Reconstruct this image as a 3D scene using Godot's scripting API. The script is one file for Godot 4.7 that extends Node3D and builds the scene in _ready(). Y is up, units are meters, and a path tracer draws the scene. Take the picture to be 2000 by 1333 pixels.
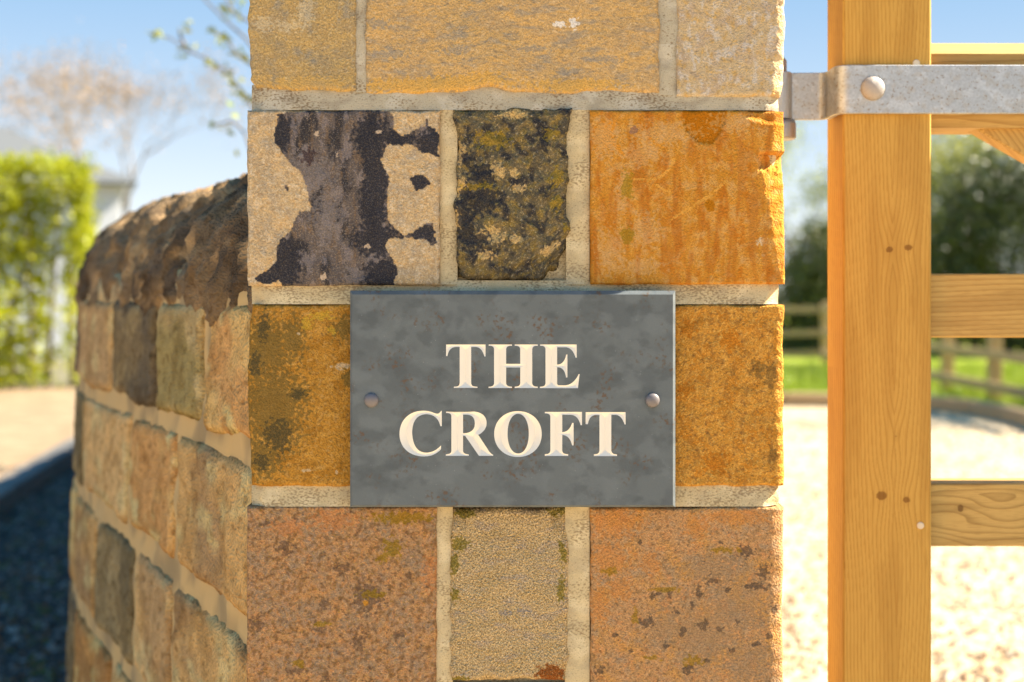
extends Node3D
# A stone gate pillar with a slate house sign, a curved garden wall to its left and a timber gate to its right.
# The camera stands at x = 0, z = 0, looks along -z; EYE is its height. "d" is a depth in metres along -z.

const F := 2778.0        # focal length in photo pixels
const EYE := 1.1
const HORIZON := 575.0   # photo row of the horizon
const DF := 1.325        # depth of the pillar's front face
const TEXEL := 1.3       # photo pixels of stone face per texel

var K := Vector3(1.02, 0.96, 0.88)    # light on the shaded pillar face: photo colour / K = base colour
var KW := Vector3(0.50, 0.475, 0.475)   # the same for the garden wall
var rng := RandomNumberGenerator.new()
var noise := FastNoiseLite.new()      # coarse, for shapes
var taken := {}

# ---------------------------------------------------------------- small helpers

func at(px: float, py: float, d: float) -> Vector3:
	return Vector3((px - 1000.0) / F * d, EYE - (py - HORIZON) / F * d, -d)

func on_ground(px: float, py: float) -> Vector3:
	var d := EYE * F / (py - HORIZON)
	return Vector3((px - 1000.0) / F * d, 0.0, -d)

func fx(px: float) -> float: return (px - 1000.0) / F * DF
func fy(py: float) -> float: return EYE - (py - HORIZON) / F * DF

func lin(r: float, g: float, b: float) -> Color:
	return Color8(int(r), int(g), int(b)).srgb_to_linear()

func base(r: float, g: float, b: float) -> Color:      # linear base colour from a photo colour seen on the pillar
	var c := lin(r, g, b)
	return Color(minf(c.r / K.x, 0.85), minf(c.g / K.y, 0.85), minf(c.b / K.z, 0.85))

func gbase(r: float, g: float, b: float) -> Color:     # the same for the gate, which stands over brighter gravel
	var c := lin(r, g, b)
	return Color(c.r / 1.20, c.g / 1.08, c.b / 1.04)

func wbase(c: Color) -> Color:
	return Color(minf(c.r / KW.x, 0.8), minf(c.g / KW.y, 0.8), minf(c.b / KW.z, 0.8))

func numbered(called: String) -> String:
	if not taken.has(called):
		taken[called] = 0
		return called
	taken[called] += 1
	return "%s_%03d" % [called, taken[called]]

func thing(called: String, label: String, category: String, where := Vector3.ZERO, group := "") -> Node3D:
	var o := Node3D.new()
	o.name = numbered(called)
	add_child(o)
	o.position = where
	o.set_meta("label", label)
	o.set_meta("category", category)
	if group != "":
		o.set_meta("group", group)
	return o

func part(called: String, m: Mesh, mat: Material, parent: Node3D, label := "") -> MeshInstance3D:
	var o := MeshInstance3D.new()
	o.name = called
	o.mesh = m
	o.material_override = mat
	parent.add_child(o, true)
	if label != "":
		o.set_meta("label", label)
	return o

func structure(called: String, m: Mesh, mat: Material, label: String) -> MeshInstance3D:
	var o := part(called, m, mat, self, label)
	o.set_meta("kind", "structure")
	return o

func paint(c: Color, rough := 0.85, metal := 0.0) -> StandardMaterial3D:
	var m := StandardMaterial3D.new()
	m.albedo_color = c.linear_to_srgb()
	m.roughness = rough
	m.metallic = metal
	return m

func vertex_paint(rough := 0.9) -> StandardMaterial3D:
	var m := StandardMaterial3D.new()
	m.vertex_color_use_as_albedo = true
	m.roughness = rough
	return m

# Collects patches of one mesh. Faces run clockwise seen from outside.
class Shape:
	var v := PackedVector3Array()
	var n := PackedVector3Array()
	var uv := PackedVector2Array()
	var c := PackedColorArray()
	var i := PackedInt32Array()

	# rows of points, nu points in a row; outside is where du x dv points
	func grid(p: PackedVector3Array, t: PackedVector2Array, nu: int, nv: int, col := PackedColorArray(), closed := false) -> void:
		var b := v.size()
		for r in nv:
			for q in nu:
				var k := r * nu + q
				var l := q - 1 if q > 0 else (nu - 2 if closed else 0)
				var e := q + 1 if q < nu - 1 else (1 if closed else nu - 1)
				var du := p[r * nu + e] - p[r * nu + l]
				var dv := p[mini(r + 1, nv - 1) * nu + q] - p[maxi(r - 1, 0) * nu + q]
				var w := du.cross(dv)
				n.append(w.normalized() if w.length_squared() > 1e-20 else Vector3.UP)
		v.append_array(p)
		uv.append_array(t)
		if col.size() == p.size():
			c.append_array(col)
		else:
			for k in p.size():
				c.append(Color.WHITE if col.is_empty() else col[0])
		for r in nv - 1:
			for q in nu - 1:
				var k := b + r * nu + q
				i.append_array(PackedInt32Array([k, k + nu + 1, k + 1, k, k + nu, k + nu + 1]))

	func tri(p: Vector3, q: Vector3, r: Vector3, out: Vector3, col := Color.WHITE, tp := Vector2.ZERO, tq := Vector2.ZERO, tr := Vector2.ZERO) -> void:
		var w := (q - p).cross(r - p)
		var b := v.size()
		var nn := w.normalized()
		if w.dot(out) < 0.0:
			nn = -nn
			i.append_array(PackedInt32Array([b, b + 1, b + 2]))
		else:
			i.append_array(PackedInt32Array([b, b + 2, b + 1]))
		v.append_array(PackedVector3Array([p, q, r]))
		n.append_array(PackedVector3Array([nn, nn, nn]))
		c.append_array(PackedColorArray([col, col, col]))
		uv.append_array(PackedVector2Array([tp, tq, tr]))

	func quad(p: Vector3, q: Vector3, r: Vector3, s: Vector3, out: Vector3, col := Color.WHITE) -> void:
		var d := [(q - p).length(), (r - q).length()]
		tri(p, q, r, out, col, Vector2(0, 0), Vector2(d[0], 0), Vector2(d[0], d[1]))
		tri(p, r, s, out, col, Vector2(0, 0), Vector2(d[0], d[1]), Vector2(0, d[1]))

	# a box with chamfered edges; uv in metres with v along the longest side
	func box(lo: Vector3, hi: Vector3, ch := 0.003, col := Color.WHITE, turn := Transform3D()) -> void:
		var m := (lo + hi) / 2.0
		var h := (hi - lo) / 2.0
		var long := 1 if h.y >= h.x and h.y >= h.z else (0 if h.x >= h.z else 2)
		for ax in 3:
			var a1 := (ax + 1) % 3
			var a2 := (ax + 2) % 3
			if a2 == long:
				var sw := a1
				a1 = a2
				a2 = sw
			for sg in [-1.0, 1.0]:
				var q: Array[Vector3] = []
				for e in [[-1, -1], [1, -1], [1, 1], [-1, 1]]:
					var o := Vector3.ZERO
					o[ax] = sg * h[ax]
					o[a1] = e[0] * (h[a1] - ch)
					o[a2] = e[1] * (h[a2] - ch)
					q.append(o)
				var out := Vector3.ZERO
				out[ax] = sg
				var u := func(o: Vector3) -> Vector2: return Vector2(o[a2] + m[a2] + 0.37 * ax + 0.21 * sg, o[a1] + m[a1])
				tri(turn * (m + q[0]), turn * (m + q[1]), turn * (m + q[2]), turn.basis * out, col, u.call(q[0]), u.call(q[1]), u.call(q[2]))
				tri(turn * (m + q[0]), turn * (m + q[2]), turn * (m + q[3]), turn.basis * out, col, u.call(q[0]), u.call(q[2]), u.call(q[3]))
				if ch > 0.0:
					for s2 in [-1.0, 1.0]:            # the chamfer between the faces across ax and across a2 (each once)
						for b2 in [a1, a2]:
							if b2 < ax:
								continue
							var b3: int = 3 - ax - b2
							var e0 := Vector3.ZERO
							e0[ax] = sg * h[ax]
							e0[b2] = s2 * (h[b2] - ch)
							e0[b3] = h[b3] - ch
							var e1 := Vector3.ZERO
							e1[ax] = sg * (h[ax] - ch)
							e1[b2] = s2 * h[b2]
							e1[b3] = h[b3] - ch
							var e2 := e1
							e2[b3] = -e1[b3]
							var e3 := e0
							e3[b3] = -e0[b3]
							var od := Vector3.ZERO
							od[ax] = sg
							od[b2] = s2
							var t0 := Vector2(e0[a2] + m[a2], e0[a1] + m[a1])
							var t2 := Vector2(e2[a2] + m[a2], e2[a1] + m[a1])
							tri(turn * (m + e0), turn * (m + e1), turn * (m + e2), turn.basis * od, col, t0, t0, t2)
							tri(turn * (m + e0), turn * (m + e2), turn * (m + e3), turn.basis * od, col, t0, t2, t2)

	# a tube along points with radii
	func tube(pts: PackedVector3Array, rad: PackedFloat32Array, sides := 8, col := Color.WHITE) -> void:
		var p := PackedVector3Array()
		var t := PackedVector2Array()
		var run := 0.0
		var side := Vector3.ZERO
		for k in pts.size():
			var dir := (pts[mini(k + 1, pts.size() - 1)] - pts[maxi(k - 1, 0)]).normalized()
			if side == Vector3.ZERO:
				side = dir.cross(Vector3.UP if absf(dir.y) < 0.9 else Vector3.RIGHT).normalized()
			side = (side - dir * side.dot(dir)).normalized()
			var other := dir.cross(side)
			if k > 0:
				run += pts[k].distance_to(pts[k - 1])
			for s in sides + 1:
				var a := TAU * s / sides
				p.append(pts[k] + (side * cos(a) + other * sin(a)) * rad[k])
				t.append(Vector2(float(s) / sides, run))
		grid(p, t, sides + 1, pts.size(), PackedColorArray([col]), true)

	# a surface of revolution about axis through o: profile of (along, radius)
	func lathe(o: Vector3, axis: Vector3, prof: Array, sides := 20, col := Color.WHITE) -> void:
		var side := axis.cross(Vector3.UP if absf(axis.y) < 0.9 else Vector3.RIGHT).normalized()
		var other := axis.cross(side)
		var p := PackedVector3Array()
		var t := PackedVector2Array()
		for k in prof.size():
			for s in sides + 1:
				var a := TAU * s / sides
				p.append(o + axis * prof[k][0] + (side * cos(a) + other * sin(a)) * prof[k][1])
				t.append(Vector2(float(s) / sides, prof[k][0]))
		grid(p, t, sides + 1, prof.size(), PackedColorArray([col]), true)

	func mesh() -> ArrayMesh:
		var a := []
		a.resize(Mesh.ARRAY_MAX)
		a[Mesh.ARRAY_VERTEX] = v
		a[Mesh.ARRAY_NORMAL] = n
		a[Mesh.ARRAY_TEX_UV] = uv
		a[Mesh.ARRAY_COLOR] = c
		a[Mesh.ARRAY_INDEX] = i
		var m := ArrayMesh.new()
		m.add_surface_from_arrays(Mesh.PRIMITIVE_TRIANGLES, a)
		return m

# ---------------------------------------------------------------- textures

# a picture built up from noise layers; colours are sRGB base colours
class Sheet:
	var w := 0
	var h := 0
	var r := PackedFloat32Array()
	var g := PackedFloat32Array()
	var b := PackedFloat32Array()
	var dither := PackedByteArray()       # grain that breaks up the edges of the layers
	var spread := 0.0

	func _init(wide: int, high: int, col: Color) -> void:
		w = wide
		h = high
		for a in [r, g, b]:
			a.resize(w * h)
		var s := col.linear_to_srgb()
		r.fill(s.r)
		g.fill(s.g)
		b.fill(s.b)

	static func field(wide: int, high: int, size: float, octaves: int, sd: int, sx := 1.0, sy := 1.0, kind := FastNoiseLite.TYPE_SIMPLEX_SMOOTH) -> PackedByteArray:
		var f := FastNoiseLite.new()
		f.noise_type = kind
		f.seed = sd
		f.frequency = 1.0 / size
		f.fractal_octaves = octaves
		f.fractal_type = FastNoiseLite.FRACTAL_FBM if octaves > 1 else FastNoiseLite.FRACTAL_NONE
		var im := f.get_image(maxi(4, int(ceil(wide / sx))), maxi(4, int(ceil(high / sy))), false, false, true)
		if sx != 1.0 or sy != 1.0:
			im.resize(wide, high, Image.INTERPOLATE_CUBIC)
		im.convert(Image.FORMAT_L8)
		return im.get_data()

	# blend towards col where the mask (0..255) rises from lo to hi
	func lay(mask: PackedByteArray, col: Color, lo: float, hi: float, amount := 1.0) -> void:
		var s := col.linear_to_srgb()
		var lut := PackedFloat32Array()
		lut.resize(256)
		for k in 256:
			lut[k] = smoothstep(lo, hi, k / 255.0) * amount
		var cr := s.r
		var cg := s.g
		var cb := s.b
		var dots := dither.size() == w * h
		for k in w * h:
			var a := lut[clampi(mask[k] + int((dither[k] - 128) * spread), 0, 255)] if dots else lut[mask[k]]
			if a > 0.004:
				r[k] += (cr - r[k]) * a
				g[k] += (cg - g[k]) * a
				b[k] += (cb - b[k]) * a

	func grain(mask: PackedByteArray, amount: float) -> void:
		for k in w * h:
			var a := 1.0 + amount * (mask[k] / 127.5 - 1.0)
			r[k] *= a
			g[k] *= a
			b[k] *= a

	# widen the tones about their mean
	func contrast(k: float) -> void:
		r = widened(r, k)
		g = widened(g, k)
		b = widened(b, k)

	func widened(ch: PackedFloat32Array, k: float) -> PackedFloat32Array:
		var m := 0.0
		var n := 0
		for e in range(0, w * h, 7):
			m += ch[e]
			n += 1
		m /= n
		for e in w * h:
			ch[e] = m + (ch[e] - m) * k
		return ch

	func image() -> Image:
		var d := PackedByteArray()
		d.resize(w * h * 3)
		for k in w * h:
			d[k * 3] = int(clampf(r[k], 0.0, 1.0) * 255.0)
			d[k * 3 + 1] = int(clampf(g[k], 0.0, 1.0) * 255.0)
			d[k * 3 + 2] = int(clampf(b[k], 0.0, 1.0) * 255.0)
		return Image.create_from_data(w, h, false, Image.FORMAT_RGB8, d)

func l8(d: PackedByteArray, w: int, h: int) -> ImageTexture:
	return ImageTexture.create_from_image(Image.create_from_data(w, h, false, Image.FORMAT_L8, d))

# mask of outlines (photo pixels) with ragged edges, over a sheet whose corner is at (ox, oy)
func outline_mask(w: int, h: int, ox: float, oy: float, polys: Array, warp: float, sd: int) -> PackedByteArray:
	var out := PackedByteArray()
	out.resize(w * h)
	var a := Sheet.field(w, h, 14.0, 3, sd)
	var b := Sheet.field(w, h, 14.0, 3, sd + 1)
	var fine := Sheet.field(w, h, 2.2, 1, sd + 2)
	for poly in polys:
		var pp := PackedVector2Array(poly)
		var lo := pp[0]
		var hi := pp[0]
		for q in pp:
			lo = lo.min(q)
			hi = hi.max(q)
		for j in range(maxi(0, int((lo.y - oy - warp) / TEXEL)), mini(h, int((hi.y - oy + warp) / TEXEL) + 2)):
			for k in range(maxi(0, int((lo.x - ox - warp) / TEXEL)), mini(w, int((hi.x - ox + warp) / TEXEL) + 2)):
				var t := j * w + k
				var f := (fine[t] - 127.5) / 127.5
				var q := Vector2(ox + k * TEXEL + (a[t] - 127.5) / 127.5 * warp + f * 1.6, oy + j * TEXEL + (b[t] - 127.5) / 127.5 * warp + f * 1.6)
				if Geometry2D.is_point_in_polygon(q, pp):
					out[t] = 255
	var im := Image.create_from_data(w, h, false, Image.FORMAT_L8, out)
	im.resize(w / 3, h / 3, Image.INTERPOLATE_BILINEAR)
	im.resize(w, h, Image.INTERPOLATE_CUBIC)
	return im.get_data()

# mask of ragged blobs [x, y, rx, ry] in photo pixels
func blob_mask(w: int, h: int, ox: float, oy: float, blobs: Array, ragged: float, sd: int) -> PackedByteArray:
	var out := PackedByteArray()
	out.resize(w * h)
	var a := Sheet.field(w, h, 9.0, 3, sd)
	for bl in blobs:
		for j in range(maxi(0, int((bl[1] - bl[3] * 2.0 - oy) / TEXEL)), mini(h, int((bl[1] + bl[3] * 2.0 - oy) / TEXEL) + 1)):
			for k in range(maxi(0, int((bl[0] - bl[2] * 2.0 - ox) / TEXEL)), mini(w, int((bl[0] + bl[2] * 2.0 - ox) / TEXEL) + 1)):
				var t := j * w + k
				var q := Vector2((ox + k * TEXEL - bl[0]) / bl[2], (oy + j * TEXEL - bl[1]) / bl[3]).length()
				var m := clampf((1.0 - q + ragged * (a[t] - 127.5) / 127.5) * 2.5 + 0.5, 0.0, 1.0)
				out[t] = maxi(out[t], int(m * 255.0))
	return out

# ---------------------------------------------------------------- the pillar

func curve_at(pts: Array, x: float) -> float:
	if pts.is_empty():
		return 0.0
	if x <= pts[0][0]:
		return pts[0][1]
	for k in range(1, pts.size()):
		if x <= pts[k][0]:
			return lerpf(pts[k - 1][1], pts[k][1], smoothstep(0.0, 1.0, (x - pts[k - 1][0]) / (pts[k][0] - pts[k - 1][0])))
	return pts[-1][1]

# how far a stone's face is broken away (metres, negative = into the stone) at a photo pixel
func broken(id: String, x: float, y: float) -> float:
	var z := 0.0
	var f := noise.get_noise_2d(x * 5.0, y * 5.0)
	if id == "ochre":
		var edge := lerpf(1484.0, 1524.0, clampf((y - 300.0) / 240.0, 0.0, 1.0)) + 6.0 * noise.get_noise_2d(y * 3.0, 7.0)
		if y < 300.0:
			edge = lerpf(1516.0, 1508.0, clampf((y - 217.0) / 80.0, 0.0, 1.0))
		if x > edge:
			z -= (x - edge) * 0.00026 + 0.0004 * f + 0.0007 * noise.get_noise_2d(x * 1.3, y * 0.8)
		if x > 1481.0 and y > 297.0:
			z -= 0.0085 * smoothstep(1478.0, 1488.0, x) * smoothstep(297.0, 301.0, y) * (1.0 - smoothstep(312.0, 345.0 + 12.0 * f, y))
		if Geometry2D.is_point_in_polygon(Vector2(x, y), ochre_flake):
			z -= 0.0016
		if x > 1448.0 and y < 240.0:
			z -= 0.004 * smoothstep(1448.0, 1470.0, x) * (1.0 - smoothstep(222.0, 240.0, y - 0.3 * (x - 1470.0)))
	elif id == "pale":
		var edge := 1520.0 - 6.0 * smoothstep(60.0, 170.0, y) + 6.0 * noise.get_noise_2d(y * 2.5, 31.0)
		if x > edge:
			z -= (x - edge) * 0.0003 + 0.0007 * f + 0.0008 * noise.get_noise_2d(x * 1.7, y * 1.7)
	elif id == "golden":
		var edge := 1520.0 + 5.0 * noise.get_noise_2d(y * 3.0, 57.0)
		if x > edge:
			z -= (x - edge) * 0.0003 + 0.0006 * f + 0.0005 * noise.get_noise_2d(x * 2.4, y * 2.4)
		z -= 0.0014 * pow(maxf(0.0, noise.get_noise_2d(x * 0.9 + 50.0, y * 1.3)), 1.0)
	elif id == "rust":
		var edge := 1506.0 + 6.0 * noise.get_noise_2d(y * 1.0, 91.0)
		if x > edge:
			z -= pow((x - edge) / 30.0, 1.5) * 0.006 + 0.0003 * f
	elif id == "black":
		z -= 0.0006 * smoothstep(-0.05, 0.05, noise.get_noise_2d(x * 0.6, y * 0.6))
	elif id == "lichen":
		z -= 0.004 * smoothstep(480.0, 545.0, y + 14.0 * noise.get_noise_2d(x * 1.2, y * 0.8))
		z += 0.0022 * noise.get_noise_2d(x * 1.5, y * 1.5) + 0.0012 * noise.get_noise_2d(x * 4.0, y * 4.0)
		if x > 1090.0 and y > 470.0:
			z -= 0.005 * smoothstep(1088.0, 1108.0, x + 0.25 * (y - 500.0))
	elif id == "grit":
		z += 0.0007 * noise.get_noise_2d(x * 9.0, y * 9.0)
		if y < 1030.0 and (x < 905.0 or x > 1085.0):
			z -= 0.0035 * smoothstep(1040.0, 1000.0, y + 0.4 * absf(x - 1000.0) - 40.0)
	return z

var ochre_flake := PackedVector2Array()

# A squared stone: front face from broken(), rounded arrises, sides running back by depth.
# box in metres: x0, x1, y0 (bottom), y1; face plane z = zf
func stone_mesh(s: Dictionary) -> ArrayMesh:
	var x0: float = fx(s.x[0])
	var x1: float = fx(s.x[1])
	var y0: float = fy(s.y[1])
	var y1: float = fy(s.y[0])
	var step: float = s.get("step", 0.0017)
	var nu := int((x1 - x0) / step) + 2
	var nv := int((y1 - y0) / step) + 2
	var sd: float = s.seed * 13.7
	var wave: float = s.get("wave", 0.0016)
	var rr: float = s.get("round", 0.004)
	var low: float = s.get("low", 0.0014)
	var mid: float = s.get("mid", 0.0006)
	var zf: float = -DF + s.get("proud", 0.0)
	var top: Array = s.get("top", [])
	var bottom: Array = s.get("bottom", [])
	var left: Array = s.get("left", [])
	var right: Array = s.get("right", [])
	var tw: float = (s.x[1] - s.x[0] + 16.0)
	var th: float = (s.y[1] - s.y[0] + 16.0)
	var p := PackedVector3Array()
	var t := PackedVector2Array()
	p.resize(nu * nv)
	t.resize(nu * nv)
	var m := F / DF
	for j in nv:
		var v := float(j) / (nv - 1)
		v = lerpf(v, smoothstep(0.0, 1.0, v), 0.35)
		for i in nu:
			var u := float(i) / (nu - 1)
			u = lerpf(u, smoothstep(0.0, 1.0, u), 0.35)
			var bx := lerpf(x0, x1, u)
			var by := lerpf(y0, y1, v)
			var px := bx * m + 1000.0
			var py := HORIZON - (by - EYE) * m
			var xl := x0 + wave * noise.get_noise_2d(by * 900.0, sd) + wave * 0.5 * noise.get_noise_2d(by * 4000.0, sd) + curve_at(left, py) / m
			var xr := x1 + wave * noise.get_noise_2d(by * 900.0, sd + 50.0) + wave * 0.5 * noise.get_noise_2d(by * 4000.0, sd + 9.0) + curve_at(right, py) / m
			var yb := y0 + wave * noise.get_noise_2d(bx * 900.0, sd + 100.0) + wave * 0.4 * noise.get_noise_2d(bx * 4000.0, sd + 3.0) + curve_at(bottom, px) / m
			var yt := y1 + wave * noise.get_noise_2d(bx * 900.0, sd + 150.0) + wave * 0.4 * noise.get_noise_2d(bx * 4000.0, sd + 5.0) + curve_at(top, px) / m
			var x := lerpf(xl, xr, u)
			var y := lerpf(yb, yt, v)
			var e := minf(minf(x - xl, xr - x), minf(y - yb, yt - y))
			var r := rr * (1.0 + 0.8 * noise.get_noise_2d(bx * 1500.0 + sd, by * 1500.0))
			var z := zf
			if e < r:
				z -= r * (1.0 - sqrt(maxf(0.0, 1.0 - pow(1.0 - e / r, 2.0))))
			z += low * noise.get_noise_2d(bx * 420.0 + sd, by * 420.0) + mid * noise.get_noise_2d(bx * 1700.0, by * 1700.0 + sd)
			z += broken(s.id, px, py)
			p[j * nu + i] = Vector3(x, y, z)
			t[j * nu + i] = Vector2((px - s.x[0] + 8.0) / tw, (py - s.y[0] + 8.0) / th)
	var sh := Shape.new()
	sh.grid(p, t, nu, nv)
	# sides
	var depth: float = s.get("depth", 0.245)
	var nb := 14
	for side in 4:
		var q := PackedVector3Array()
		var w := PackedVector2Array()
		var n := nv if side < 2 else nu
		var face: Vector3 = [Vector3.RIGHT, Vector3.LEFT, Vector3.UP, Vector3.DOWN][side]
		for a in (n if side < 2 else nb):
			for b in (nb if side < 2 else n):
				var along := a if side < 2 else b
				var back := b if side < 2 else a
				if side == 1 or side == 3:
					back = nb - 1 - back
				var e: int = [along * nu + nu - 1, along * nu, (nv - 1) * nu + along, along][side]
				var o := p[e]
				var k := float(back) / (nb - 1)
				var g := o
				g.z = lerpf(o.z, -DF - depth, k)
				if back > 0:
					g += face * (0.0012 * noise.get_noise_3d(g.x * 500.0, g.y * 500.0, g.z * 500.0 + sd) + 0.0006 * noise.get_noise_3d(g.x * 2200.0, g.y * 2200.0, g.z * 2200.0) + (0.002 * sin(k * PI) if side < 2 else 0.0))
				q.append(g)
				var dz := (o.z - g.z) * m
				var to := t[e]
				w.append(to + Vector2([1, -1, 0, 0][side] * dz / tw, [0, 0, -1, 1][side] * dz / th))
		sh.grid(q, w, nb if side < 2 else n, n if side < 2 else nb)
	return sh.mesh()

func stone_material(s: Dictionary) -> StandardMaterial3D:
	var ox: float = s.x[0] - 8.0
	var oy: float = s.y[0] - 8.0
	var w := int((s.x[1] - s.x[0] + 16.0) / TEXEL)
	var h := int((s.y[1] - s.y[0] + 16.0) / TEXEL)
	var sd: int = s.seed * 101
	var b: Array = s.base
	var ti: Array = s.get("tint", [1.0, 1.0, 1.0])
	var tone := func(x: float, y: float, z: float) -> Color: return base(x * ti[0], y * ti[1], z * ti[2])
	var sheet := Sheet.new(w, h, tone.call(b[0], b[1], b[2]))
	var g1 := Sheet.field(w, h, 1.7, 1, sd + 901)
	var g2 := Sheet.field(w, h, 4.2, 3, sd + 902)
	sheet.dither = g1.duplicate()
	for e in w * h:
		sheet.dither[e] = int(g1[e] * 0.55 + g2[e] * 0.45)
	sheet.spread = s.get("spread", 0.36)
	var k := 0
	for l in s.layers:
		k += 1
		sheet.lay(Sheet.field(w, h, l[0] / TEXEL, l[1], sd + k * 7, l[2], l[3]), tone.call(l[4][0], l[4][1], l[4][2]), l[5] - 0.06, l[6] + 0.08, l[7])
	for l in s.get("outlines", []):      # [polygons, warp, colour, amount, layers inside]
		k += 1
		var m := outline_mask(w, h, ox, oy, l[0], l[1], sd + k * 7)
		var under := [sheet.r.duplicate(), sheet.g.duplicate(), sheet.b.duplicate()]
		var over := PackedByteArray()
		over.resize(w * h)
		over.fill(255)
		sheet.lay(over, tone.call(l[2][0], l[2][1], l[2][2]), 0.1, 0.3, l[3])
		for q in (l[4] if l.size() > 4 else []):
			k += 1
			if q[0] is Array:             # blobs inside the outline
				sheet.lay(blob_mask(w, h, ox, oy, q[0], q[1], sd + k * 7), tone.call(q[2][0], q[2][1], q[2][2]), 0.05, 0.95, q[3])
				continue
			sheet.lay(Sheet.field(w, h, q[0] / TEXEL, q[1], sd + k * 7, q[2], q[3]), tone.call(q[4][0], q[4][1], q[4][2]), q[5], q[6], q[7])
		var ur: PackedFloat32Array = under[0]
		var ug: PackedFloat32Array = under[1]
		var ub: PackedFloat32Array = under[2]
		for e in w * h:                   # grainy, feathered edge
			var a := 1.0 - smoothstep(0.25, 0.75, (m[e] + (sheet.dither[e] - 128) * 0.8) / 255.0) if m[e] > 4 else 1.0
			if a > 0.0:
				sheet.r[e] += (ur[e] - sheet.r[e]) * a
				sheet.g[e] += (ug[e] - sheet.g[e]) * a
				sheet.b[e] += (ub[e] - sheet.b[e]) * a
	for l in s.get("blobs", []):         # [list, raggedness, colour, amount]
		k += 1
		sheet.lay(blob_mask(w, h, ox, oy, l[0], l[1], sd + k * 7), tone.call(l[2][0], l[2][1], l[2][2]), 0.12, 0.95, l[3] * 0.9)
	sheet.dither = PackedByteArray()
	sheet.contrast(s.get("contrast", 1.25))
	# single grains: pale, ochre, grey and dark ones
	var cg: float = s.get("grain", 0.12) * 2.2
	sheet.lay(Sheet.field(w, h, 1.9, 2, sd + 911), tone.call(minf(b[0] * 1.16, 250), minf(b[1] * 1.22, 248), minf(b[2] * 1.4, 240)), 0.60, 0.86, cg)
	sheet.lay(Sheet.field(w, h, 2.1, 2, sd + 912), tone.call(b[0] * 0.98, b[1] * 0.86, b[2] * 0.6), 0.60, 0.84, cg)
	sheet.lay(Sheet.field(w, h, 2.0, 2, sd + 913), tone.call(b[0] * 0.66, b[1] * 0.70, b[2] * 0.82), 0.62, 0.86, cg)
	var g: float = s.get("grain", 0.12)
	sheet.grain(g1, g)
	sheet.grain(g2, g * 0.8)
	if s.has("pits"):
		sheet.lay(Sheet.field(w, h, 2.4, 1, sd + 905), tone.call(b[0] * 0.45, b[1] * 0.42, b[2] * 0.42), 0.80, 0.92, s.pits)
	var m := StandardMaterial3D.new()
	m.albedo_texture = ImageTexture.create_from_image(sheet.image())
	m.roughness = 0.95
	m.metallic_specular = 0.18
	for e in w * h:
		g2[e] = int(g2[e] * 0.6 + g1[e] * 0.4)
	m.heightmap_enabled = true
	m.heightmap_texture = l8(g2, w, h)
	m.heightmap_scale = s.get("bump", 0.16)
	return m

func zoomed(pts: Array, ox: float, oy: float, k: float) -> Array:
	var out := []
	for p in pts:
		out.append(Vector2(ox + p[0] / k, oy + p[1] / k))
	return out

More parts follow.
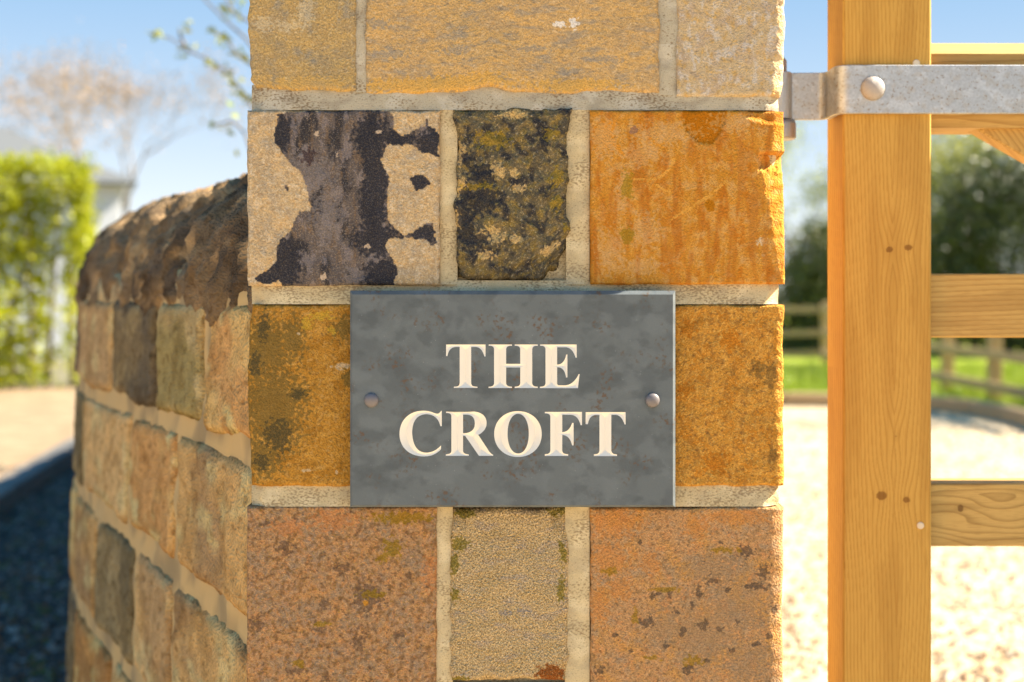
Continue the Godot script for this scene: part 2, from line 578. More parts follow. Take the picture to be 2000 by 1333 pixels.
func build_pillar() -> void:
	var root := thing("stone_pillar", "tall square gate pillar of large tan and orange sandstone blocks carrying the slate sign", "pillar", Vector3.ZERO)
	var stain := zoomed([[245, 105], [215, 230], [225, 290], [260, 345], [300, 400], [350, 440], [385, 480], [410, 540], [430, 590], [432, 640], [450, 690], [440, 715], [380, 730], [345, 765], [330, 800], [315, 850], [240, 905], [228, 960], [230, 1040], [195, 1075], [110, 1130], [88, 1150], [100, 1162], [180, 1182], [250, 1160], [250, 1215], [960, 1215], [990, 1100], [985, 1060], [940, 1000], [915, 940], [930, 900], [1000, 892], [1030, 887], [1100, 890], [1180, 900], [1215, 945], [1240, 920], [1228, 810], [1190, 800], [1150, 815], [1110, 840], [1060, 870], [1030, 878], [990, 840], [960, 805], [935, 790], [930, 680], [935, 560], [940, 510], [900, 450], [885, 400], [915, 350], [930, 300], [1010, 302], [1080, 295], [1110, 310], [1150, 345], [1210, 360], [1255, 380], [1255, 280], [1262, 230], [1225, 200], [1185, 175], [1180, 120], [1165, 165], [1120, 200], [1060, 235], [1020, 245], [975, 210], [965, 150], [960, 110], [870, 85], [700, 80], [400, 85]], 470.0, 190.0, 3.251)
	var island := zoomed([[1060, 515], [1090, 500], [1130, 485], [1165, 500], [1190, 520], [1210, 560], [1165, 565], [1115, 595], [1100, 570], [1080, 535]], 470.0, 190.0, 3.251)
	var islet := zoomed([[272, 545], [300, 575], [318, 610], [300, 600], [275, 575]], 470.0, 190.0, 3.251)
	ochre_flake = PackedVector2Array(zoomed([[690, 60], [710, 200], [760, 265], [800, 290], [880, 298], [920, 240], [965, 160], [968, 80]], 1120.0, 190.0, 3.251))
	var arc := zoomed([[372, 512], [460, 520], [540, 500], [600, 450], [625, 395], [640, 395], [618, 455], [555, 510], [470, 530], [372, 520]], 1120.0, 190.0, 3.251)
	var scratch := zoomed([[612, 768], [860, 615], [970, 522], [972, 535], [865, 630], [620, 776]], 1120.0, 190.0, 3.251)
	var scratch2 := zoomed([[500, 545], [560, 570], [625, 605], [615, 615], [550, 585]], 1120.0, 190.0, 3.251)
	var streak := zoomed([[205, 140], [270, 145], [250, 250], [330, 370], [300, 380], [235, 290], [190, 330], [180, 240]], 1120.0, 190.0, 3.251)
	var face := [
		{"id": "buff", "tint": [0.98, 0.97, 0.97], "seed": 1, "x": [480, 694], "y": [-160, 178], "base": [184, 153, 101], "proud": 0.001, "wave": 0.0022, "low": 0.0024,
			"left": [[-200, 0], [60, 3], [130, 4], [160, 8], [180, 20]], "bottom": [[480, 6], [600, 2], [694, 0]],
			"layers": [[70, 3, 1, 1, [166, 144, 108], 0.5, 0.7, 0.7], [45, 3, 1, 1, [152, 142, 124], 0.6, 0.78, 0.7], [30, 3, 1.5, 1, [204, 168, 104], 0.55, 0.75, 0.5], [10, 3, 1, 1, [204, 178, 134], 0.58, 0.76, 0.6], [8, 3, 1, 1, [136, 118, 88], 0.68, 0.82, 0.6]],
			"blobs": [[[[592, 22, 16, 30], [560, 52, 30, 10], [510, 48, 20, 14]], 0.9, [206, 186, 150], 0.6], [[[600, 165, 90, 14]], 0.9, [212, 165, 88], 0.55]], "grain": 0.13, "pits": 0.4},
		{"id": "bedded", "tint": [0.99, 0.97, 0.96], "seed": 2, "x": [713, 1288], "y": [-160, 184], "base": [202, 164, 108], "wave": 0.0016, "low": 0.003, "contrast": 1.08,
			"bottom": [[713, 2], [840, 2], [900, 6], [955, 14], [1010, 4], [1100, 2], [1180, 6], [1288, 2]],
			"layers": [[60, 3, 2.5, 1, [180, 152, 112], 0.45, 0.7, 0.7], [26, 3, 3, 1, [156, 144, 126], 0.58, 0.72, 0.75], [30, 3, 3, 1, [212, 166, 96], 0.58, 0.74, 0.5], [10, 3, 1.5, 1, [214, 186, 144], 0.58, 0.76, 0.6], [9, 3, 2, 1, [140, 122, 98], 0.66, 0.8, 0.65], [12, 3, 2, 1, [214, 164, 92], 0.64, 0.8, 0.4]],
			"blobs": [[[[850, 166, 160, 16], [1120, 168, 90, 12]], 0.7, [216, 164, 76], 0.7], [[[1119, 43, 11, 10], [1090, 47, 10, 6]], 0.8, [228, 222, 214], 0.95], [[[764, 103, 34, 8], [890, 100, 30, 8], [1180, 118, 30, 7], [735, 45, 26, 10], [1110, 138, 26, 6], [1040, 96, 30, 6]], 0.9, [150, 142, 130], 0.6]], "grain": 0.12, "pits": 0.35},
		{"id": "pale", "tint": [0.97, 0.96, 0.95], "seed": 3, "x": [1322, 1535], "y": [-160, 188], "base": [202, 174, 134], "wave": 0.0013, "low": 0.003, "round": 0.003,
			"right": [[-200, 0], [60, 2], [110, 0], [150, -2], [188, -8]],
			"layers": [[50, 3, 1, 1, [188, 164, 136], 0.5, 0.7, 0.8], [24, 3, 1, 1.4, [206, 192, 176], 0.55, 0.72, 0.7], [22, 3, 1, 1, [204, 160, 92], 0.6, 0.78, 0.6], [12, 2, 1, 1, [160, 138, 108], 0.66, 0.82, 0.6]], "grain": 0.11},
		{"id": "black", "tint": [0.93, 0.92, 0.94], "seed": 4, "x": [483, 859], "y": [216, 558], "base": [200, 169, 122], "proud": 0.002, "wave": 0.0012, "round": 0.003, "low": 0.001,
			"layers": [[60, 3, 1, 1, [178, 154, 118], 0.48, 0.68, 0.8], [24, 3, 1, 1, [210, 188, 152], 0.55, 0.75, 0.7], [16, 3, 1, 1, [200, 155, 95], 0.62, 0.8, 0.5], [34, 3, 1, 1, [168, 150, 124], 0.58, 0.74, 0.65], [9, 3, 1, 1, [216, 194, 158], 0.6, 0.78, 0.6], [10, 3, 1, 1, [156, 128, 92], 0.66, 0.8, 0.6]],
			"outlines": [[[stain, island], 7.0, [196, 152, 92], 0.45], [[stain, island, islet], 3.0, [112, 99, 88], 1.0, [[46, 3, 1, 2.4, [74, 68, 64], 0.42, 0.62, 0.95], [40, 3, 1, 1.6, [136, 122, 112], 0.58, 0.74, 0.8], [20, 3, 1, 3, [128, 104, 78], 0.6, 0.76, 0.6], [5, 2, 1, 1, [168, 150, 126], 0.72, 0.86, 0.6], [[[551, 262, 17, 42], [845, 283, 34, 34], [835, 454, 34, 16], [725, 270, 34, 44], [735, 330, 26, 60], [735, 470, 46, 30], [555, 515, 34, 50], [755, 535, 46, 30], [820, 353, 24, 24], [728, 400, 26, 70], [780, 270, 30, 20], [520, 545, 40, 20]], 0.5, [66, 62, 62], 0.88], [[[600, 340, 50, 40], [640, 420, 30, 60], [690, 540, 20, 20]], 0.95, [134, 122, 112], 0.6]]]],
			"blobs": [[[[604, 305, 14, 14]], 0.8, [78, 62, 58], 0.8], [[[739, 257, 5, 4], [617, 260, 5, 4], [659, 302, 3, 7], [716, 482, 5, 4], [634, 540, 8, 7]], 0.9, [214, 186, 150], 0.9]], "grain": 0.13},
		{"id": "lichen", "seed": 5, "x": [884, 1116], "y": [212, 552], "base": [112, 97, 70], "proud": 0.004, "wave": 0.003, "round": 0.009, "low": 0.003, "mid": 0.0012,
			"left": [[212, 4], [300, 8], [330, 4], [360, 9], [420, 3], [540, 6]], "right": [[212, -3], [300, -6], [420, -8], [470, -2], [500, -10], [552, -22]], "bottom": [[884, 8], [930, 2], [1000, 2], [1060, 4], [1116, 26]],
			"layers": [[60, 3, 1, 1, [84, 76, 62], 0.45, 0.65, 0.9], [34, 3, 1, 1, [128, 105, 58], 0.52, 0.7, 0.8], [40, 3, 1, 1, [58, 54, 52], 0.58, 0.74, 0.9], [18, 3, 1, 1, [146, 122, 66], 0.64, 0.8, 0.6], [9, 3, 1, 1, [168, 148, 114], 0.66, 0.82, 0.75]],
			"blobs": [[[[892, 300, 8, 26], [893, 368, 9, 24], [890, 430, 8, 20], [1000, 225, 26, 8], [968, 335, 13, 16], [1003, 340, 9, 9], [955, 462, 26, 16], [1005, 470, 14, 8], [1012, 372, 14, 8], [1078, 490, 18, 12], [945, 502, 18, 8]], 0.8, [206, 168, 108], 0.75], [[[932, 342, 26, 20], [905, 310, 14, 14], [940, 395, 40, 26], [905, 440, 18, 50], [905, 380, 12, 20], [1066, 272, 10, 20], [930, 470, 22, 14]], 0.75, [50, 48, 50], 0.8], [[[1088, 350, 14, 20], [930, 366, 32, 6], [1080, 262, 14, 12], [1104, 458, 7, 8], [960, 275, 36, 16], [1092, 405, 12, 14]], 0.9, [150, 120, 40], 0.65]], "grain": 0.2, "bump": 0.2},
		{"id": "ochre", "tint": [0.95, 0.91, 0.82], "seed": 6, "x": [1153, 1534], "y": [216, 556], "base": [204, 142, 58], "proud": 0.002, "wave": 0.0008, "round": 0.0025, "low": 0.0008, "mid": 0.0003,
			"layers": [[90, 3, 1, 1.5, [212, 150, 68], 0.45, 0.7, 0.8], [40, 3, 1, 2.2, [194, 122, 44], 0.55, 0.75, 0.75], [34, 3, 1, 1, [210, 164, 108], 0.58, 0.76, 0.6], [12, 4, 1, 2.0, [222, 166, 88], 0.58, 0.76, 0.6], [8, 3, 1, 1, [172, 110, 52], 0.66, 0.82, 0.6], [26, 4, 1, 1.4, [212, 168, 118], 0.62, 0.8, 0.4], [30, 4, 1, 5, [182, 112, 44], 0.52, 0.72, 0.6]],
			"outlines": [[[ochre_flake], 1.6, [188, 118, 30], 0.95], [[streak], 4.0, [218, 148, 58], 0.85], [[arc, scratch, scratch2], 1.2, [224, 164, 80], 0.8]],
			"blobs": [[[[1180, 270, 26, 34], [1250, 300, 34, 24], [1215, 370, 12, 40], [1260, 450, 26, 30], [1190, 490, 22, 40], [1250, 520, 40, 14], [1300, 260, 60, 20], [1430, 240, 40, 18]], 0.95, [212, 170, 124], 0.5], [[[1486, 470, 10, 8], [1489, 497, 3, 4]], 0.8, [222, 200, 182], 0.8], [[[1224, 363, 12, 26], [1225, 458, 12, 18]], 0.7, [160, 128, 40], 0.7], [[[1385, 401, 10, 12]], 0.25, [184, 118, 28], 0.95], [[[1237, 254, 7, 9]], 0.8, [150, 110, 92], 0.7], [[[1445, 320, 8, 60], [1470, 420, 10, 70], [1492, 480, 6, 50]], 0.7, [190, 128, 62], 0.7]], "grain": 0.085},
		{"id": "moss", "tint": [0.90, 0.86, 0.84], "seed": 7, "x": [484, 860], "y": [594, 951], "base": [196, 145, 60], "wave": 0.0012, "low": 0.0016,
			"left": [[594, 8], [640, 2], [700, 0], [820, 0], [900, 4], [951, 6]],
			"layers": [[60, 3, 1, 1, [176, 126, 48], 0.5, 0.72, 0.8], [34, 3, 1.5, 1, [214, 164, 78], 0.55, 0.74, 0.7], [14, 4, 1, 1, [206, 164, 96], 0.58, 0.76, 0.6], [9, 4, 1, 1, [120, 90, 46], 0.64, 0.8, 0.65]],
			"blobs": [[[[520, 680, 50, 60], [530, 790, 60, 90], [510, 890, 36, 40], [570, 660, 24, 40], [582, 768, 24, 16], [672, 640, 24, 24], [680, 740, 12, 20]], 0.95, [134, 110, 56], 0.85], [[[498, 710, 12, 20], [540, 850, 24, 30], [505, 900, 14, 14], [580, 768, 16, 9], [555, 840, 10, 20], [512, 640, 10, 26]], 0.95, [96, 84, 54], 0.8], [[[598, 630, 12, 12], [646, 645, 8, 8], [625, 615, 20, 8]], 0.9, [214, 176, 62], 0.7], [[[595, 918, 12, 3], [582, 650, 3, 3], [653, 920, 2, 4], [668, 715, 16, 6]], 0.8, [218, 196, 160], 0.8]], "grain": 0.13, "pits": 0.3},
		{"id": "filler", "seed": 17, "x": [884, 1290], "y": [594, 951], "base": [190, 150, 90], "wave": 0.0012, "low": 0.0008, "step": 0.006, "layers": [[60, 3, 1, 1, [176, 126, 70], 0.5, 0.72, 0.8]], "grain": 0.1},
		{"id": "golden", "tint": [0.95, 0.89, 0.79], "seed": 8, "x": [1316, 1533], "y": [596, 950], "base": [203, 150, 70], "wave": 0.0012, "low": 0.002, "mid": 0.0009, "round": 0.0025,
			"layers": [[50, 3, 1, 1, [190, 132, 54], 0.5, 0.7, 0.8], [22, 3, 1, 1, [214, 168, 92], 0.55, 0.74, 0.6], [26, 3, 1, 1.5, [168, 122, 62], 0.6, 0.78, 0.7], [12, 4, 1, 1, [138, 104, 62], 0.62, 0.78, 0.7], [8, 3, 1, 1, [224, 180, 106], 0.64, 0.8, 0.6]],
			"blobs": [[[[1398, 905, 24, 20], [1425, 665, 16, 20], [1345, 640, 14, 16], [1340, 760, 16, 12]], 0.9, [180, 112, 32], 0.6], [[[1505, 735, 10, 26], [1508, 885, 8, 18], [1480, 720, 14, 18]], 0.9, [120, 96, 58], 0.6]], "grain": 0.12, "pits": 0.4},
		{"id": "pink", "tint": [0.92, 0.88, 0.84], "seed": 9, "x": [481, 853], "y": [990, 1345], "base": [184, 147, 106], "wave": 0.0008, "round": 0.0025, "low": 0.0009,
			"layers": [[70, 3, 1, 1, [196, 148, 94], 0.48, 0.68, 0.7], [40, 3, 1, 1, [172, 142, 112], 0.52, 0.7, 0.8], [20, 3, 1, 1, [202, 144, 90], 0.62, 0.78, 0.6], [24, 3, 1, 1, [136, 100, 62], 0.62, 0.78, 0.7], [60, 3, 1, 1, [160, 138, 112], 0.5, 0.66, 0.75], [14, 4, 1, 1, [204, 146, 94], 0.58, 0.74, 0.75], [9, 3, 1, 1, [214, 170, 122], 0.64, 0.8, 0.7], [16, 4, 1, 1, [130, 98, 66], 0.60, 0.74, 0.7], [11, 3, 1, 1, [98, 78, 64], 0.71, 0.84, 0.6], [7, 3, 1, 1, [148, 122, 50], 0.74, 0.84, 0.6]],
			"blobs": [[[[715, 1165, 24, 26], [668, 1110, 14, 10], [632, 1180, 9, 10], [555, 1068, 16, 8], [560, 1078, 9, 8], [520, 1021, 12, 4], [775, 1240, 9, 5], [622, 1230, 11, 4], [580, 1310, 18, 5], [638, 1325, 6, 5], [798, 1126, 6, 6], [500, 1220, 14, 12], [700, 1250, 12, 18]], 1.2, [104, 82, 66], 0.6], [[[765, 1070, 16, 18], [725, 1160, 22, 8], [625, 1220, 16, 5], [585, 1297, 12, 6], [745, 1090, 14, 8], [790, 1010, 60, 10]], 0.9, [152, 122, 36], 0.7], [[[650, 1015, 40, 20], [840, 1120, 14, 30], [560, 1030, 30, 14]], 1.1, [206, 136, 80], 0.5], [[[712, 1178, 6, 6]], 0.4, [214, 150, 54], 0.9]], "grain": 0.13, "pits": 0.35},
		{"id": "grit", "tint": [0.93, 0.91, 0.97], "seed": 10, "x": [877, 1113], "y": [992, 1332], "base": [202, 172, 112], "proud": 0.001, "wave": 0.002, "round": 0.007, "low": 0.0022, "mid": 0.0008,
			"left": [[992, 6], [1040, 2], [1300, 0], [1332, 4]], "right": [[992, -6], [1100, 0], [1290, -2], [1332, -8]],
			"layers": [[40, 3, 2.5, 1, [192, 160, 96], 0.5, 0.7, 0.7], [26, 3, 2.5, 1, [178, 158, 124], 0.6, 0.76, 0.7], [4, 2, 1, 1, [122, 100, 62], 0.58, 0.7, 0.75], [3.4, 2, 1, 1, [226, 200, 150], 0.62, 0.75, 0.6]],
			"blobs": [[[[895, 1060, 18, 14], [885, 1100, 10, 20], [888, 1160, 8, 14], [905, 1000, 22, 9], [1098, 1000, 22, 9], [895, 1325, 20, 6], [1095, 1150, 8, 20], [1098, 1080, 6, 24]], 0.95, [120, 106, 34], 0.75], [[[1080, 1315, 27, 20]], 0.5, [136, 78, 30], 0.95], [[[985, 1196, 14, 5], [1020, 1193, 16, 4]], 0.9, [150, 138, 116], 0.8]], "grain": 0.24, "bump": 0.3},
		{"id": "rust", "tint": [0.94, 0.90, 0.86], "seed": 11, "x": [1153, 1532], "y": [992, 1345], "base": [192, 150, 104], "wave": 0.001, "round": 0.003, "low": 0.0012,
			"layers": [[90, 3, 1, 1, [204, 152, 84], 0.5, 0.7, 0.7], [50, 3, 1, 1, [176, 148, 116], 0.55, 0.72, 0.75], [30, 3, 1, 1, [200, 136, 84], 0.64, 0.8, 0.5], [20, 3, 1, 1, [140, 112, 76], 0.66, 0.8, 0.6], [14, 4, 1, 1, [204, 150, 100], 0.6, 0.74, 0.7], [9, 3, 1, 1, [216, 176, 130], 0.64, 0.8, 0.6], [8, 3, 1, 1, [112, 90, 66], 0.70, 0.8, 0.7]],
			"blobs": [[[[1200, 1020, 50, 30], [1190, 1090, 40, 30], [1170, 1180, 18, 40], [1360, 1030, 24, 24], [1210, 1150, 22, 24], [1270, 1100, 20, 20], [1440, 1010, 60, 14]], 0.95, [202, 136, 72], 0.5], [[[1370, 1240, 60, 70], [1440, 1180, 60, 60], [1300, 1230, 40, 40], [1390, 1110, 70, 24], [1460, 1290, 50, 40]], 0.95, [160, 134, 102], 0.6], [[[1388, 1133, 9, 8], [1374, 1220, 9, 9], [1332, 1231, 8, 10], [1407, 1231, 6, 5], [1281, 1162, 10, 7], [1319, 1193, 6, 6], [1342, 1305, 8, 10], [1490, 1118, 10, 12], [1455, 1078, 14, 10], [1170, 1310, 10, 8], [1474, 1257, 6, 6], [1512, 1190, 6, 9], [1306, 1160, 6, 6], [1366, 1155, 6, 10], [1405, 1060, 5, 4], [1475, 1145, 22, 6], [1260, 1215, 14, 9], [1300, 1260, 5, 5], [1430, 1270, 6, 5], [1350, 1180, 5, 6], [1230, 1270, 5, 4], [1420, 1150, 5, 5], [1250, 1060, 4, 4], [1380, 1290, 5, 4], [1500, 1240, 6, 6], [1440, 1215, 4, 5], [1200, 1240, 5, 5]], 1.2, [94, 78, 64], 0.65], [[[1300, 1150, 24, 6], [1190, 1115, 14, 7], [1275, 1285, 14, 5], [1415, 1075, 26, 5], [1352, 1290, 16, 10], [1240, 1205, 6, 14]], 0.95, [150, 118, 32], 0.6]], "grain": 0.13, "pits": 0.4},
	]
	for s in face:
		part("stone", stone_mesh(s), stone_material(s), root)
	# courses out of the photo's frame, and the blocks of the rear half
	var plain := []
	for k in 3:
		plain.append(stone_material({"id": "plain", "seed": 30 + k, "x": [500, 800], "y": [0, 300], "base": [[196, 158, 104], [186, 150, 110], [200, 150, 76]][k],
			"layers": [[60, 3, 1, 1, [176, 140, 96], 0.5, 0.7, 0.8], [24, 3, 1, 1, [208, 172, 120], 0.58, 0.75, 0.6], [14, 3, 1, 1, [120, 98, 72], 0.68, 0.82, 0.6]], "grain": 0.12}))
	var k := 0
	for row in [[1386, 1740], [1778, 2130], [2168, 2520], [2558, 2880]]:
		for col in ([[482, 700], [726, 1290], [1318, 1533]] if k % 2 == 0 else [[482, 860], [890, 1120], [1150, 1533]]):
			k += 1
			part("stone", stone_mesh({"id": "plain", "seed": 40 + k, "x": col, "y": row, "step": 0.012, "low": 0.002}), plain[k % 3], root)
		k += 1
	var rows := [[-160, 184], [216, 556], [595, 950], [991, 1345], [1386, 1740], [1778, 2130], [2168, 2520], [2558, 2880]]
	for r in rows.size():
		for col in ([[482, 790], [820, 1533]] if r % 2 == 0 else [[482, 1100], [1130, 1533]]):
			k += 1
			var o := part("stone", stone_mesh({"id": "plain", "seed": 80 + k, "x": col, "y": rows[r], "step": 0.012, "low": 0.002, "depth": 0.23}), plain[k % 3], root)
			o.position.z = -0.268
	# mortar
	var clean := mortar_material(3, base(203, 178, 134), base(222, 198, 154), base(176, 154, 120), base(120, 96, 66), 0.5)
	var dirty := mortar_material(5, base(184, 168, 140), base(200, 186, 162), base(148, 132, 110), base(110, 86, 60), 1.0)
	var core := Shape.new()
	core.box(Vector3(fx(492), 0.0, -DF - 0.495), Vector3(fx(1522), fy(-190), -DF - 0.012), 0.004)
	part("mortar_core", core.mesh(), clean, root)
	for j in [[-188, -157, dirty], [162, 215, dirty], [548, 594.5, clean], [944, 990.5, clean], [1338, 1392, clean], [1734, 1784, clean], [2124, 2174, clean], [2514, 2564, clean]]:
		part("mortar_bed", mortar_mesh(486.0, 1526.0, j[0], j[1], j[0] * 0.1, true), j[2], root)
	for j in [[688, 718, -160, 180, dirty], [1283, 1327, -160, 186, dirty], [858.5, 893, 214, 556, clean], [1106, 1152, 214, 556, clean], [848, 884, 990, 1345, clean], [1104, 1152, 990, 1345, clean], [1286, 1324, 596, 952, clean], [854, 890, 596, 952, clean]]:
		part("mortar_joint", mortar_mesh(j[0], j[1], j[2], j[3], j[0] * 0.1, false), j[4], root)
	# the broken end of the bed below the golden stone, left bare where the sun reaches it
	# cap
	var cap := Shape.new()
	var q := PackedVector3Array()
	var t := PackedVector2Array()
	var prof := [[0.0, 0.03], [0.05, 0.03], [0.06, 0.02], [0.085, -0.22]]
	for e in prof:
		for c in [[-1, 1], [1, 1], [1, -1], [-1, -1], [-1, 1]]:
			q.append(Vector3(fx(1007) + c[0] * (0.253 + e[1]), fy(-186) + e[0], -DF - 0.25 + c[1] * (0.253 + e[1])))
			t.append(Vector2(q.size() * 0.2, e[0]))
	cap.grid(q, t, 5, 4)
	part("capstone", cap.mesh(), plain[0], root)

func mortar_material(sd: int, c: Color, light: Color, dark: Color, specks: Color, dirt: float) -> StandardMaterial3D:
	var w := 512
	var sheet := Sheet.new(w, w, c)
	sheet.lay(Sheet.field(w, w, 60.0, 3, sd), light, 0.5, 0.75, 0.7)
	sheet.lay(Sheet.field(w, w, 30.0, 3, sd + 1, 1.6, 1.0), dark, 0.5, 0.8, 0.4)
	var wide := Sheet.field(w, w, 70.0, 3, sd + 7, 1.6, 1.0)
	var fine := Sheet.field(w, w, 3.2, 3, sd + 2, 1.8, 1.0)
	for k in w * w:
		fine[k] = int(clampf(fine[k] + (wide[k] - 128) * 0.7, 0.0, 255.0))
	sheet.lay(fine, specks, 0.66 - 0.08 * dirt, 0.84, 0.45 + 0.2 * dirt)
	sheet.lay(Sheet.field(w, w, 2.4, 1, sd + 3), specks, 0.84, 0.93, 0.5)
	var g := Sheet.field(w, w, 2.2, 2, sd + 4)
	sheet.grain(g, 0.07)
	var m := StandardMaterial3D.new()
	m.albedo_texture = ImageTexture.create_from_image(sheet.image())
	m.roughness = 0.95
	m.metallic_specular = 0.25
	m.uv1_scale = Vector3(3.0, 3.0, 1.0)
	m.heightmap_enabled = true
	m.heightmap_texture = l8(g, w, w)
	m.heightmap_scale = 0.06
	return m

# a strip of pointing between the stones: beds slope outwards to their lower edge, upright joints are a low rounded bead
func mortar_mesh(px0: float, px1: float, py0: float, py1: float, sd: float, bed: bool) -> ArrayMesh:
	var x0 := fx(px0)
	var x1 := fx(px1)
	var y0 := fy(py1)
	var y1 := fy(py0)
	var nu := maxi(10, int((x1 - x0) / 0.0025))
	var nv := maxi(10, int((y1 - y0) / 0.0025))
	var p := PackedVector3Array()
	var t := PackedVector2Array()
	for j in nv:
		for i in nu:
			var u := float(i) / (nu - 1)
			var v := float(j) / (nv - 1)
			var x := lerpf(x0, x1, u)
			var y := lerpf(y0, y1, v)
			var z := -DF
			if bed:
				z += lerpf(-0.0012, -0.0045, v)
				var e := minf(x - x0, x1 - x)
				var r := 0.012 + 0.004 * noise.get_noise_2d(sd, v * 60.0)
				if e < r:
					z -= (r - e) * 0.9 + 0.002 * noise.get_noise_2d(x * 3000.0, y * 3000.0)
			else:
				z += -0.0034 + 0.0022 * sin(u * PI)
			z += 0.0008 * noise.get_noise_2d(x * 700.0 + sd, y * 700.0) + 0.0005 * noise.get_noise_2d(x * 2800.0, y * 2800.0 + sd)
			p.append(Vector3(x, y, z))
			t.append(Vector2(x, -y))
	var sh := Shape.new()
	sh.grid(p, t, nu, nv)
	var back := -DF - 0.05
	for side in 2:                        # ends
		var q := PackedVector3Array()
		var w := PackedVector2Array()
		for j in nv:
			var o := p[j * nu + (nu - 1 if side == 0 else 0)]
			for b in ([0, 1] if side == 0 else [1, 0]):
				q.append(Vector3(o.x, o.y, back) if b == 1 else o)
				w.append(Vector2(o.x + b * 0.05, -o.y))
		sh.grid(q, w, 2, nv)
	return sh.mesh()

# ---------------------------------------------------------------- the slate sign

# outline points in photo pixels: [x, y] is a corner, [cx, cy, x, y] a curve; sampled every half millimetre
func outline(cmds: Array, ox: float, oy: float, k: float, step := 1.0) -> PackedVector2Array:
	var out := PackedVector2Array()
	var n := cmds.size()
	var last: Array = cmds[n - 1]
	var from := Vector2(ox + last[-2] * k, oy + last[-1] * k)
	for c in cmds:
		var to := Vector2(ox + c[-2] * k, oy + c[-1] * k)
		var mid := (from + to) / 2.0 if c.size() == 2 else Vector2(ox + c[0] * k, oy + c[1] * k)
		var m := maxi(1, int(round((from.distance_to(mid) + mid.distance_to(to)) / step)))
		if from.distance_to(to) < 0.02:
			m = 0
		for e in m:
			var t := float(e + 1) / m
			out.append(from.lerp(mid, t).lerp(mid.lerp(to, t), t))
		from = to
	return out

func ring(cx: float, cy: float, rx: float, ry: float, pw: float, ox: float, oy: float, k: float) -> PackedVector2Array:
	var out := PackedVector2Array()
	var n := int(TAU * (rx + ry) / 2.0 * k / 1.0)
	for e in n:
		var a := TAU * e / n
		out.append(Vector2(ox + (cx + rx * signf(cos(a)) * pow(absf(cos(a)), pw)) * k, oy + (cy + ry * signf(sin(a)) * pow(absf(sin(a)), pw)) * k))
	return out

